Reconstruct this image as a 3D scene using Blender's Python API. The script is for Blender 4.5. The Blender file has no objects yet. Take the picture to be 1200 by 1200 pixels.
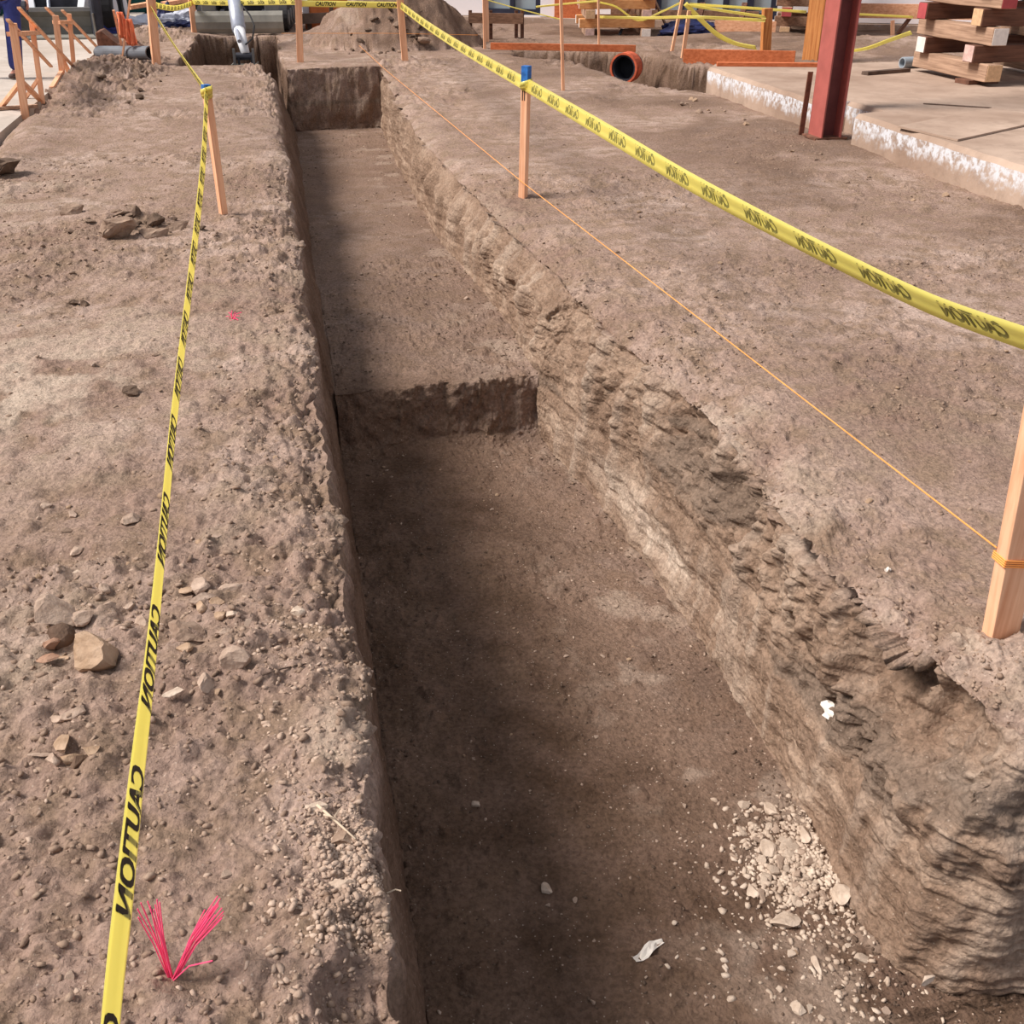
import bpy, bmesh, math, random
import numpy as np
from mathutils import Vector, Matrix, Euler
random.seed(7); rng = np.random.default_rng(7)
scene = bpy.context.scene; COL = scene.collection
# ------------------------------------------------------------------ camera model
F = 1210.0; PITCH = math.radians(29.6); YAW = math.radians(12.5); CH = 1.6
sP, cP, sY, cY = math.sin(PITCH), math.cos(PITCH), math.sin(YAW), math.cos(YAW)
def P(px, py, z=0.0):                     # where the sight line through a pixel meets the level z
    d = F*sP + cP*(py-600); H = CH - z
    x = (px-600)/d*H; f = (F*cP - sP*(py-600))/d*H
    return Vector((x*cY + f*sY, f*cY - x*sY, z))
def D(px, py, fwd):                       # point on the sight line at a horizontal distance ahead
    d = F*sP + cP*(py-600); H = fwd*d/(F*cP - sP*(py-600))
    return P(px, py, CH-H)
def FW(v): return v[0]*sY + v[1]*cY
def zat(py, v):                           # height above a ground point that shows at row py
    return D(600, py, FW(v)).z
cam = bpy.data.cameras.new('camera'); camo = bpy.data.objects.new('camera', cam); COL.objects.link(camo)
camo.location = (0, 0, CH); camo.rotation_euler = (math.radians(90)-PITCH, 0, -YAW)
cam.angle = 2*math.atan(600/F); cam.clip_end = 300; scene.camera = camo
scene.view_settings.view_transform = 'Standard'; scene.view_settings.look = 'None'
scene.view_settings.gamma = 1; scene.view_settings.use_curve_mapping = False
scene.view_settings.exposure = 0.10
# ------------------------------------------------------------------ light
w = bpy.data.worlds.new('sky'); scene.world = w; w.use_nodes = True
nt = w.node_tree; bg = nt.nodes['Background']
sky = nt.nodes.new('ShaderNodeTexSky'); sky.sky_type = 'PREETHAM'; sky.turbidity = 6
SUNDIR = Vector((-0.66, 0.05, 0.75)).normalized()
mixc = nt.nodes.new('ShaderNodeMix'); mixc.data_type = 'RGBA'
mixc.inputs[0].default_value = 1.0
mixc.inputs[6].default_value = (0.8, 0.85, 0.95, 1); mixc.inputs[7].default_value = (0.86, 0.90, 1.0, 1)
nt.links.new(mixc.outputs[2], bg.inputs[0]); bg.inputs[1].default_value = 0.52
nt.nodes.remove(sky)
sun = bpy.data.lights.new('sun', 'SUN'); suno = bpy.data.objects.new('sun', sun); COL.objects.link(suno)
sun.energy = 5.2; sun.angle = math.radians(22); sun.color = (1.0, 0.945, 0.88)
suno.rotation_euler = (-SUNDIR).to_track_quat('-Z', 'Y').to_euler()
# ------------------------------------------------------------------ materials
def lin(c):
    r = []
    for v in c:
        v /= 255.0; r.append(v/12.92 if v <= 0.04045 else ((v+0.055)/1.055)**2.4)
    return (r[0], r[1], r[2], 1)
class NB:
    def __init__(s, name):
        s.m = bpy.data.materials.new(name); s.m.use_nodes = True; s.t = s.m.node_tree
        s.b = s.t.nodes['Principled BSDF']; s.co = s.t.nodes.new('ShaderNodeTexCoord').outputs['Object']
    def n(s, t): return s.t.nodes.new(t)
    def l(s, a, b): s.t.links.new(a, b)
    def map(s, scale, rot=(0,0,0)):
        q = s.n('ShaderNodeMapping'); q.inputs['Scale'].default_value = scale; q.inputs['Rotation'].default_value = rot
        s.l(s.co, q.inputs[0]); return q.outputs[0]
    def noise(s, sc, det=4, rough=.55, vec=None):
        q = s.n('ShaderNodeTexNoise'); q.inputs['Scale'].default_value = sc; q.inputs['Detail'].default_value = det
        q.inputs['Roughness'].default_value = rough; s.l(vec or s.co, q.inputs['Vector']); return q.outputs[0]
    def vor(s, sc, feat='F1', vec=None, out=0):
        q = s.n('ShaderNodeTexVoronoi'); q.feature = feat; q.inputs['Scale'].default_value = sc
        s.l(vec or s.co, q.inputs['Vector']); return q.outputs[out]
    def ramp(s, f, *st):
        q = s.n('ShaderNodeValToRGB'); e = q.color_ramp.elements
        while len(e) < len(st): e.new(.5)
        for i, (p, c) in enumerate(st):
            e[i].position = p; e[i].color = c if len(c) == 4 else (*c, 1)
        s.l(f, q.inputs[0]); return q.outputs[0]
    def mix(s, f, a, b, mode='MIX'):
        q = s.n('ShaderNodeMix'); q.data_type = 'RGBA'; q.blend_type = mode
        for v, i in ((f, 0), (a, 6), (b, 7)):
            if isinstance(v, (int, float)): q.inputs[i].default_value = v
            elif isinstance(v, tuple): q.inputs[i].default_value = v
            else: s.l(v, q.inputs[i])
        return q.outputs[2]
    def math(s, op, a, b=0.0):
        q = s.n('ShaderNodeMath'); q.operation = op
        for v, i in ((a, 0), (b, 1)):
            if isinstance(v, (int, float)): q.inputs[i].default_value = v
            else: s.l(v, q.inputs[i])
        return q.outputs[0]
    def attr(s, n):
        q = s.n('ShaderNodeAttribute'); q.attribute_name = n; return q.outputs['Fac']
    def bump(s, h, dist, strength=1.0, prev=None):
        q = s.n('ShaderNodeBump'); q.inputs['Distance'].default_value = dist; q.inputs['Strength'].default_value = strength
        s.l(h, q.inputs['Height'])
        if prev: s.l(prev, q.inputs['Normal'])
        return q.outputs[0]
    def fin(s, col, rough=.9, nrm=None, spec=.2, metal=0):
        if isinstance(col, tuple): s.b.inputs['Base Color'].default_value = col
        else: s.l(col, s.b.inputs['Base Color'])
        s.b.inputs['Roughness'].default_value = rough; s.b.inputs['Specular IOR Level'].default_value = spec
        s.b.inputs['Metallic'].default_value = metal
        if nrm: s.l(nrm, s.b.inputs['Normal'])
        return s.m
def soil():
    k = NB('soil')
    n1 = k.noise(1.1, 5, .6); n2 = k.noise(7, 5, .6); n3 = k.noise(60, 4, .6); n4 = k.noise(2.3, 3)
    dry = k.ramp(n1, (.33, lin((142,116,102))), (.52, lin((168,142,128))), (.68, lin((186,162,149))))
    dry = k.mix(k.ramp(n2, (.42, (0,0,0)), (.62, (1,1,1))), dry, lin((146,122,104)))
    # moist freshly dug subsoil
    wet = k.ramp(n4, (.35, lin((92,71,57))), (.62, lin((122,98,82))))
    wet = k.mix(k.ramp(n2, (.4, (0,0,0)), (.7, (.55,.55,.55))), wet, lin((136,110,96)))
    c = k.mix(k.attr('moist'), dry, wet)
    wall = k.ramp(k.noise(3.2, 6, .65, k.map((1, 1, 2.2))), (.3, lin((130,105,88))), (.5, lin((153,127,108))), (.66, lin((178,152,132))))
    c = k.mix(k.attr('cut'), c, wall)
    c = k.mix(k.attr('pale'), c, k.ramp(n2, (.35, lin((186,163,146))), (.65, lin((214,194,176)))))
    c = k.mix(k.attr('clay'), c, lin((126,108,95)))
    g = k.ramp(n3, (.38, (.70,.70,.70)), (.6, (1.14,1.14,1.14)))
    c = k.mix(.8, c, g, 'MULTIPLY')
    sp = k.vor(95, 'F1', out=0); rnd = k.vor(95, 'F1', out=1)
    spm = k.math('MULTIPLY', k.ramp(sp, (.16, (1,1,1)), (.26, (0,0,0))), k.ramp(rnd, (.76, (0,0,0)), (.82, (1,1,1))))
    c = k.mix(k.math('MULTIPLY', spm, .55), c, lin((205,186,170)))
    b1 = k.bump(k.noise(38, 6, .68), .035, .55); b2 = k.bump(k.vor(85), .008, .45, b1); b3 = k.bump(k.noise(240, 4, .7), .006, .6, b2)
    return k.fin(c, 1.0, b3, .08)
def stone(name, c1, c2, sc=14):
    k = NB(name); n = k.noise(sc, 5, .65)
    c = k.ramp(n, (.35, lin(c1)), (.65, lin(c2)))
    return k.fin(c, .95, k.bump(k.noise(sc*5, 5, .65), .01, .5), .12)
def wood(name, c1, c2, axis=2, rough=.75, sc=1.0):
    k = NB(name); s3 = [26*sc]*3; s3[axis] = 1.2*sc
    n = k.noise(1.6, 5, .6, k.map(tuple(s3)))
    c = k.ramp(n, (.34, lin(c1)), (.62, lin(c2)))
    n2 = k.noise(3.0, 3); c = k.mix(k.ramp(n2, (.45, (0,0,0)), (.75, (.4,.4,.4))), c, lin(tuple(int(v*.8) for v in c1)))
    return k.fin(c, rough, k.bump(n, .003, .6), .2)
def flat(name, col, rough=.6, metal=0, var=.12, sc=8, spec=.3, bump=0):
    k = NB(name); n = k.noise(sc, 5, .6); c0 = lin(col)
    a = tuple(v*(1-var) for v in c0[:3])+(1,); b = tuple(min(1, v*(1+var)) for v in c0[:3])+(1,)
    return k.fin(k.ramp(n, (.35, a), (.65, b)), rough, k.bump(k.noise(sc*6, 4), bump) if bump else None, spec, metal)
M = {}
M['soil'] = soil()
M['stone'] = stone('pale stone', (152,128,112), (194,170,152)); M['stone_tan'] = stone('tan stone', (150,122,98), (186,158,134))
M['stone_dark'] = stone('dark stone', (84,66,55), (112,90,76)); M['stone_white'] = stone('whitish rubble', (172,150,132), (212,192,174))
M['clod'] = stone('dirt clod', (128,105,90), (166,142,124)); M['clod_dark'] = stone('dark dirt clod', (84,68,58), (116,96,82))
M['brick'] = stone('clay fragment', (146,110,90), (178,142,120))
M['lath'] = wood('pale orange lath', (222,158,120), (246,192,154)); M['lath_x'] = wood('pale orange plank', (214,150,112), (240,184,146), 0)
M['lath_y'] = wood('pale plank', (206,150,116), (236,186,150), 1)
M['form'] = wood('orange form board', (176,92,54), (206,118,76), 0); M['postwood'] = wood('amber timber', (170,104,56), (206,140,84), 2)
M['timber_x'] = wood('weathered timber', (118,86,68), (158,122,98), 0, .9); M['timber_y'] = wood('weathered timber end run', (142,112,92), (186,152,128), 1, .9)
M['timber_dark'] = wood('dark timber', (82,56,46), (120,84,68), 0, .9); M['timber_gold'] = wood('new golden timber', (205,140,90), (228,170,115), 0, .85)
M['endwhite'] = flat('white painted end grain', (226,216,208), .8, var=.1, sc=20); M['endred'] = flat('red painted end grain', (172,76,78), .8)
M['endpink'] = flat('pinkish painted end grain', (206,172,162), .85, var=.2, sc=20); M['endtan'] = flat('bare end grain', (206,168,130), .85, var=.15, sc=30)
M['string'] = flat('orange string', (246,160,84), .7); M['pink'] = flat('hot pink plastic', (250,84,128), .45, var=.05)
M['blue'] = flat('blue paint', (44,104,176), .6, var=.3, sc=40); M['ink'] = flat('black ink', (38,34,30), .5, var=.05)
M['fadedink'] = flat('faded print', (128,120,62), .6, var=.2, sc=60)
M['primer'] = flat('red oxide primer', (170,92,84), .55, var=.12, sc=5); M['webshade'] = flat('red primer with painted shade', (112,60,58), .6, var=.2, sc=6)  # web is the same primer, darkened to paint in the channel's shade
M['rust'] = flat('rusty steel', (112,76,60), .85, var=.35, sc=18)
M['brown'] = flat('weathered brown board', (96,78,68), .9, var=.25, sc=10); M['pvc'] = flat('grey plastic pipe', (150,158,166), .45, var=.05)
M['darkpipe'] = flat('dark grey pipe', (104,106,112), .5, var=.2, sc=4); M['orange'] = flat('fluorescent orange cloth', (255,138,98), .8, var=.08)
M['machine'] = flat('machine grey', (122,120,118), .6, var=.15, sc=3); M['machdark'] = flat('dark machine parts', (50,50,58), .7, var=.3, sc=6)
M['blade'] = flat('worn blade steel', (136,132,124), .6, var=.18, sc=3); M['chrome'] = flat('silver painted boom', (172,176,190), .35, metal=.3, var=.08)
M['white'] = flat('white paint', (228,228,232), .5, var=.06); M['rubber'] = flat('black rubber', (44,42,44), .8)
M['teal'] = flat('teal fence fabric', (38,92,92), .8, var=.12, sc=2); M['tarp'] = flat('navy tarpaulin', (36,42,84), .5, var=.3, sc=6)
M['sheet'] = flat('white plastic sheet', (214,216,228), .5, var=.1); M['paper'] = flat('dirty white paper', (226,216,206), .8, var=.1, sc=30)
M['machorange'] = flat('orange machine paint', (216,120,66), .55, var=.15, sc=4); M['green'] = flat('pale green panel', (206,218,140), .5)
M['denim'] = flat('blue denim', (58,66,128), .9, var=.15, sc=20); M['jacket'] = flat('navy jacket cloth', (34,38,74), .9, var=.2, sc=20)
M['skin'] = flat('skin', (214,150,128), .6, var=.04); M['shoe'] = flat('brown leather', (84,66,60), .7, var=.15); M['hair'] = flat('dark hair', (42,32,28), .8)
M['root'] = flat('pale straw', (206,184,160), .8, var=.1); M['culvert'] = flat('orange red clay pipe', (196,92,62), .8, var=.3, sc=10)
def concrete(name, c1, c2, wp=0):
    k = NB(name); n = k.noise(.9, 6, .6); c = k.ramp(n, (.35, lin(c1)), (.65, lin(c2)))
    c = k.mix(k.ramp(k.noise(5, 6, .7), (.5, (0,0,0)), (.75, (.5,.5,.5))), c, lin(tuple(int(v*.8) for v in c1)))
    if wp:                                   # peeling white paint along the upper band of the slab edge
        g = k.n('ShaderNodeNewGeometry'); sn = k.n('ShaderNodeSeparateXYZ'); k.l(g.outputs['Normal'], sn.inputs[0])
        so = k.n('ShaderNodeSeparateXYZ'); k.l(k.co, so.inputs[0])
        side = k.math('LESS_THAN', k.math('ABSOLUTE', sn.outputs[2]), .6)
        nn = k.noise(7, 6, .7); hz = k.math('ADD', so.outputs[2], k.math('MULTIPLY', k.math('SUBTRACT', nn, .5), .30))
        m = k.ramp(hz, (.07, (0,0,0)), (.15, (1,1,1)))
        m = k.math('MULTIPLY', k.math('MULTIPLY', m, side), k.ramp(k.noise(22, 4, .6), (.40, (.1,.1,.1)), (.56, (.95,.95,.95))))
        c = k.mix(k.math('MULTIPLY', m, .88), c, lin((216,219,226)))
    return k.fin(c, .9, k.bump(k.noise(30, 6, .65), .008, .5), .15)
M['slab'] = concrete('stained concrete', (148,124,108), (184,160,143), 1); M['pave'] = concrete('grey paving', (176,162,150), (196,184,174))
M['plaster'] = flat('white plaster wall', (236,230,232), .8, var=.03, sc=1)
M['frame'] = flat('dark window frame', (40,42,58), .5); M['glassy'] = flat('pale window glass', (164,178,186), .12, var=.08, sc=.5, spec=.6)
def tape_mat():
    k = NB('yellow tape plastic'); k.b.inputs['Coat Weight'].default_value = .35; k.b.inputs['Coat Roughness'].default_value = .25
    m = k.fin(lin((254,242,148)), .28, None, .5)
    tr = k.n('ShaderNodeBsdfTranslucent'); tr.inputs[0].default_value = lin((255,246,168))
    mx = k.n('ShaderNodeMixShader'); mx.inputs[0].default_value = .62
    out = k.t.nodes['Material Output']; k.l(k.b.outputs[0], mx.inputs[1]); k.l(tr.outputs[0], mx.inputs[2]); k.l(mx.outputs[0], out.inputs[0]); return m
M['tape'] = tape_mat()
# ------------------------------------------------------------------ object helpers
def tag(o, label=None, cat=None, group=None, kind=None):
    if label: o['label'] = label
    if cat: o['category'] = cat
    if group: o['group'] = group
    if kind: o['kind'] = kind
    return o
def empty(name, loc, label=None, cat=None, group=None):
    o = bpy.data.objects.new(name, None); COL.objects.link(o); o.location = loc; o.empty_display_size = .1
    bpy.context.view_layer.update() if False else None
    return tag(o, label, cat, group)
class MB:
    def __init__(s): s.v = []; s.f = []
    def add(s, vs, fs):
        o = len(s.v); s.v += [Vector(v) for v in vs]; s.f += [tuple(o+i for i in f) for f in fs]; return s
    def box(s, c, d, rot=None):
        m = Euler(rot).to_matrix() if rot is not None else Matrix.Identity(3); c = Vector(c)
        vs = [c + m @ Vector((x*d[0]/2, y*d[1]/2, z*d[2]/2)) for x in (-1,1) for y in (-1,1) for z in (-1,1)]
        return s.add(vs, [(0,1,3,2),(4,6,7,5),(0,4,5,1),(2,3,7,6),(0,2,6,4),(1,5,7,3)])
    def bar(s, a, b, w, t, up=(0,0,1), n=1, jit=0):   # rectangular bar; w along 'side', t along 'up-ish'
        a, b = Vector(a), Vector(b); d = (b-a).normalized(); u = Vector(up)
        if abs(d.dot(u)) > .98: u = Vector((0,1,0))
        side = d.cross(u).normalized(); u = side.cross(d).normalized(); vs = []
        for i in range(n+1):
            p = a.lerp(b, i/n)
            for sx, sz in ((-1,-1),(1,-1),(1,1),(-1,1)):
                vs.append(p + side*(sx*w/2+random.uniform(-jit,jit)) + u*(sz*t/2+random.uniform(-jit,jit)))
        fs = [(3,2,1,0), tuple(n*4+k for k in range(4))]
        for i in range(n):
            for k in range(4): fs.append((i*4+k, i*4+(k+1)%4, i*4+4+(k+1)%4, i*4+4+k))
        return s.add(vs, fs)
    def tube(s, pts, r, n=8, cap=True):
        pts = [Vector(p) for p in pts]; rs = r if isinstance(r, (list, tuple)) else [r]*len(pts); vs = []; u = None
        for i, p in enumerate(pts):
            d = (pts[min(i+1, len(pts)-1)] - pts[max(i-1, 0)]).normalized()
            if u is None: u = d.orthogonal().normalized()
            u = (u - d*u.dot(d)).normalized(); v = d.cross(u)
            for k in range(n):
                a = 2*math.pi*k/n; vs.append(p + (u*math.cos(a)+v*math.sin(a))*rs[i])
        fs = [(i*n+k, i*n+(k+1)%n, (i+1)*n+(k+1)%n, (i+1)*n+k) for i in range(len(pts)-1) for k in range(n)]
        if cap: fs += [tuple(range(n-1, -1, -1)), tuple((len(pts)-1)*n+k for k in range(n))]
        return s.add(vs, fs)
    def ring(s, a, b, r0, r1, n=20):       # hollow pipe
        a, b = Vector(a), Vector(b); d = (b-a).normalized(); u = d.orthogonal().normalized(); v = d.cross(u); vs = []
        for p, r in ((a,r1),(b,r1),(b,r0),(a,r0)):
            for k in range(n):
                t = 2*math.pi*k/n; vs.append(p+(u*math.cos(t)+v*math.sin(t))*r)
        fs = [(j*n+k, j*n+(k+1)%n, ((j+1)%4)*n+(k+1)%n, ((j+1)%4)*n+k) for j in range(4) for k in range(n)]
        return s.add(vs, fs)
    def prism(s, prof, a, b):               # profile in the plane of (dir1, z) extruded from a to b
        a, b = Vector(a), Vector(b); d = (b-a).normalized(); side = d.cross(Vector((0,0,1))).normalized(); n = len(prof)
        vs = [q + side*x + Vector((0,0,z)) for q in (a, b) for x, z in prof]
        fs = [tuple(range(n-1,-1,-1)), tuple(range(n, 2*n))] + [(k, (k+1)%n, n+(k+1)%n, n+k) for k in range(n)]
        return s.add(vs, fs)
    def build(s, name, mat, parent=None, smooth=False, bevel=0, base=None):
        me = bpy.data.meshes.new(name)
        if parent is not None: off = Vector(parent.location)
        elif base is not None: off = Vector(base)
        else:
            n = len(s.v); off = Vector((sum(v.x for v in s.v)/n, sum(v.y for v in s.v)/n, min(v.z for v in s.v)))
        if parent is not None and parent.parent is not None: off = off + Vector(parent.parent.location)
        me.from_pydata([tuple(v-off) for v in s.v], [], s.f)
        bm = bmesh.new(); bm.from_mesh(me); bmesh.ops.recalc_face_normals(bm, faces=bm.faces); bm.to_mesh(me); bm.free()
        me.materials.append(mat)
        if smooth: me.polygons.foreach_set('use_smooth', [True]*len(me.polygons))
        o = bpy.data.objects.new(name, me); COL.objects.link(o)
        if parent is not None: o.parent = parent
        else: o.location = off
        if bevel:
            md = o.modifiers.new('bevel', 'BEVEL'); md.width = bevel; md.segments = 2; md.limit_method = 'ANGLE'
        return o
# ------------------------------------------------------------------ numpy noise
def h3(ix, iy, iz, seed):
    n = (ix.astype(np.int64)*374761393 + iy.astype(np.int64)*668265263 + iz.astype(np.int64)*2147483647 + seed*1274126177) & 0xffffffff
    n = ((n ^ (n >> 13)) * 1274126177) & 0xffffffff
    n = ((n ^ (n >> 15)) * 2246822519) & 0xffffffff
    return ((n ^ (n >> 16)) & 0xffffff).astype(np.float32)/16777216.0
def vn(x, y, z, seed=0):
    xi, yi, zi = np.floor(x), np.floor(y), np.floor(z)
    fx, fy, fz = (x-xi), (y-yi), (z-zi)
    fx = fx*fx*fx*(fx*(fx*6-15)+10); fy = fy*fy*fy*(fy*(fy*6-15)+10); fz = fz*fz*fz*(fz*(fz*6-15)+10)
    xi = xi.astype(np.int64); yi = yi.astype(np.int64); zi = zi.astype(np.int64); r = 0
    for a in (0, 1):
        wa = fx if a else 1-fx
        for b in (0, 1):
            wb = fy if b else 1-fy
            for c in (0, 1):
                r = r + wa*wb*(fz if c else 1-fz)*h3(xi+a, yi+b, zi+c, seed)
    return r*2-1
def fbm(x, y, z, sc, oc=3, seed=0, g=.5):
    r = 0; a = 1; ca, sa = math.cos(.6), math.sin(.6)
    for i in range(oc):
        r = r + a*vn(x*sc, y*sc, z*sc, seed+i); a *= g; sc *= 2.03
        x, y = ca*x-sa*y+.37, sa*x+ca*y+.71; y, z = ca*y-sa*z, sa*y+ca*z
    return r
def worley(x, y, sc, seed):
    x = x*sc; y = y*sc; xi = np.floor(x).astype(np.int64); yi = np.floor(y).astype(np.int64)
    best = np.full(x.shape, 9.0, np.float32); bid = np.zeros(x.shape, np.float32); z0 = np.zeros_like(xi)
    for a in (-1,0,1):
        for b in (-1,0,1):
            cx = xi+a; cy = yi+b; jx = h3(cx, cy, z0, seed); jy = h3(cx, cy, z0, seed+1); rr = h3(cx, cy, z0, seed+2)
            d = np.sqrt((cx+jx-x)**2+(cy+jy-y)**2)/(0.35+.65*rr); m = d < best
            best = np.where(m, d, best); bid = np.where(m, rr, bid)
    return best, bid
def sm(a, b, x): t = np.clip((x-a)/(b-a), 0, 1); return t*t*(3-2*t)
def polysd(x, y, poly):                    # signed distance, positive inside
    d = np.full(x.shape, 1e9); ins = np.zeros(x.shape, bool); n = len(poly)
    for i in range(n):
        ax, ay = poly[i]; bx, by = poly[(i+1) % n]; ex, ey = bx-ax, by-ay
        t = np.clip(((x-ax)*ex+(y-ay)*ey)/(ex*ex+ey*ey), 0, 1)
        d = np.minimum(d, np.hypot(x-ax-ex*t, y-ay-ey*t))
        c = ((ay > y) != (by > y)); ins ^= c & (x < (bx-ax)*(y-ay)/((by-ay) if by != ay else 1e-9)+ax)
    return np.where(ins, d, -d)
# ------------------------------------------------------------------ the dug ground: banks, trench walls and trench floor
def make_rows():
    ys = [0.32]
    while ys[-1] < 46:
        y = ys[-1]; ys.append(y + (max(.0046, .0040*y) if y < 20 else .02*y))
    ys = np.array(ys)
    for a, b, n in ((1.345, 1.43, 120), (4.87, 5.03, 80), (14.50, 14.64, 40), (15.1, 15.3, 14), (19.1, 19.3, 12)):
        ys = np.concatenate([ys[(ys < a) | (ys > b)], np.linspace(a, b, n)])
    return np.sort(ys)
Yr = make_rows(); one = np.zeros_like(Yr)
rag = lambda s, sc: vn(Yr*sc, one+s*7.7, one+s*3.1, 11)
itp = lambda xs, vs: np.interp(Yr, xs, vs)
near = 1-sm(1.355, 1.42, Yr)
xl = .065 + .022*rag(1, 1.3) + .016*rag(2, 5)*(1+.0*Yr) + .010*rag(3, 14)*(1-sm(5, 9, Yr)) - .10*sm(14.0, 14.9, Yr) - .02*np.exp(-((Yr-1.25)/.12)**2) + .01*np.exp(-((Yr-1.45)/.08)**2)
xr = itp([1.42, 1.5, 1.65, 2.3, 2.8, 3.4, 4.0, 4.5, 6.3, 8, 9.8, 12, 14.4], [1.64, 1.58, 1.55, 1.45, 1.48, 1.53, 1.50, 1.43, 1.37, 1.31, 1.29, 1.36, 1.5]) + .018*rag(4, 1.7) + .016*rag(5, 5.5) + .008*rag(6, 15)*(1-sm(5, 9, Yr)) + 2.7*near
xfl = itp([1, 5, 8, 14.6], [.13, .18, .2, .33]) - .1*sm(14.0, 14.9, Yr)
xfr = itp([1.42, 1.47, 1.53, 1.65, 2.3, 3.07, 4, 4.95, 5.8, 8.2, 12.7, 14.6], [1.54, 1.45, 1.39, 1.385, 1.42, 1.44, 1.38, 1.25, 1.28, 1.19, 1.36, 1.45]) + 2.75*near
xfr = np.minimum(xfr, xr-.03)
zf = np.where(Yr < 4.975, -.83, -.5)+0; zf = -.83 + .34*(.12*sm(4.88, 4.95, Yr)+.88*sm(4.945, 5.015, Yr)) - .27*sm(5.2, 14.5, Yr)*.96; zf = zf*(1-sm(14.53, 14.62, Yr))
nL, nWL, nF, nWR, nR = 310, 56, 230, 190, 430
cols = []; cid = []; tt = []
u = np.linspace(0, 1, nL)
X = []; Z = []
XL = -3.0 + (xl[:, None]+3.0)*(1-(1-u[None, :])**1.25); X.append(XL); Z.append(np.zeros_like(XL))
t = np.linspace(0, 1, nWL+2)[1:-1][None, :]
prof = xl[:, None] + (xfl-xl)[:, None]*(sm(0, .12, t)*.15+.85*t); X.append(prof); Z.append(zf[:, None]*t)
u = np.linspace(0, 1, nF)[None, :]
XF = xfl[:, None] + (xfr-xfl)[:, None]*u; X.append(XF); Z.append(np.broadcast_to(zf[:, None], XF.shape))
t = np.linspace(0, 1, nWR+2)[1:-1][None, :]                    # from the floor up to the lip
X.append(xfr[:, None] + (xr-xfr)[:, None]*(t*.25+.75*sm(.55, 1.0, t))); Z.append(zf[:, None]*(1-t))
u = np.linspace(0, 1, nR)[None, :]
XR1 = np.maximum(xr+.6, .9*Yr+2.8); X.append(xr[:, None] + (XR1-xr)[:, None]*(u*.55+.45*u**2.2)); Z.append(np.zeros((len(Yr), nR)))
B0, B1, B2, B3 = nL, nL+nWL, nL+nWL+nF, nL+nWL+nF+nWR; NC = B3+nR
X = np.concatenate(X, 1).astype(np.float64); Z = np.concatenate(Z, 1).astype(np.float64); Y = np.repeat(Yr[:, None], NC, 1)
ci = np.arange(NC)[None, :]; NRW = len(Yr)
gnd = ((ci < B0) | (ci >= B3)) & np.ones_like(X, bool)
wal = (((ci >= B0) & (ci < B1)) | ((ci >= B2) & (ci < B3))) & np.ones_like(X, bool)
flo = (ci >= B1) & (ci < B2) & np.ones_like(X, bool)
past = sm(14.55, 14.62, Y)
# lips sag and crumble
dl = np.abs(X - xl[:, None]); dr = np.abs(X - xr[:, None])
Z -= gnd*(1-past)*(.035*np.exp(-dl/.045) + .05*np.exp(-dr/.07))*(ci < 10**9)
Z += wal*(ci < B1)*(1-past)*(-.035*np.exp(Z/.05)) + wal*(ci >= B2)*(1-past)*(-.05*np.exp(Z/.06))
# further pits
PIT = [(-1.15, 15.2), (-.15, 15.15), (.02, 14.7), (.06, 14.2), (.3, 14.2), (.24, 14.62), (.24, 19.2), (-1.0, 19.25)]
q = [P(600,58), P(670,57.5), P(745,60), P(800,74.5), P(832,77)]
PIT2 = [(3.45, 15.3), (4.0, 14.6), (4.14, 13.1), (4.32, 12.1), (4.74, 11.35), (5.7, 11.3), (q[4].x, q[4].y), (q[3].x, q[3].y), (q[2].x, q[2].y), (q[1].x, q[1].y), (q[0].x, q[0].y)]
far = (Y > 10) & (Y < 21)
pd = np.zeros_like(X); jx = X[far] + .05*vn(X[far]*3, Y[far]*3, X[far]*0, 5); jy = Y[far] + .05*vn(X[far]*3, Y[far]*3, X[far]*0+4, 6)
s1 = polysd(jx, jy, PIT); s2 = polysd(jx, jy, PIT2)
m1 = sm(-.02, .05, s1)*np.where((ci[0][np.where(far)[1]] >= B0) & (jy < 14.5), 0, 1); m2 = sm(-.03, .16, s2)
pd[far] = np.maximum(m1*1.15, m2*.8)
Z = np.minimum(Z, Z*(1-sm(0, .2, pd)) - pd)
# mounds
def g(cx, cy, rx, ry, h, p=1.0):
    global Z
    r = np.sqrt(((X-cx)/rx)**2+((Y-cy)/ry)**2)
    Z += gnd*h*np.exp(-(r**2)*p)
mound = []
mc = P(447, 60); MC = (mc.x+.35, mc.y+1.15)
r = np.hypot((X-MC[0])/1.35, (Y-MC[1])/1.2)
cone = 1.22*np.clip(1-r, 0, 1)**.85; Z += cone
c = P(385, 50); r = np.hypot((X-c.x-.1)/.75, (Y-c.y-.6)/.6); Z += .28*np.clip(1-r, 0, 1)
for px, py, rx, ry, h in ((95,88,.28,.35,.13), (88,103,.3,.3,.14), (150,262,.26,.18,.085), (5,192,.2,.2,.09), (60,300,.35,.3,.04), (110,80,.3,.5,.08), (180,45,.7,.5,.15), (540,36,.7,.3,.14), (620,34,1.5,.3,.05), (860,44,1.2,.5,.08), (1035,55,1.4,.6,.15), (930,50,.8,.4,.08), (60,125,.3,.5,.05), (1050,95,1,.6,-.02)):
    c = P(px, py); g(c.x, c.y, rx, ry, h)
for px, py, rx, ry, h in ((70,660,.10,.08,-.035), (100,640,.25,.1,.02), (60,690,.16,.1,.02), (90,870,.13,.09,.018), (640,220,.1,.1,-.01), (1110,640,.35,.3,-.03), (1060,550,.5,.3,-.015)):
    c = P(px, py); g(c.x, c.y, rx, ry, h)
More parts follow.
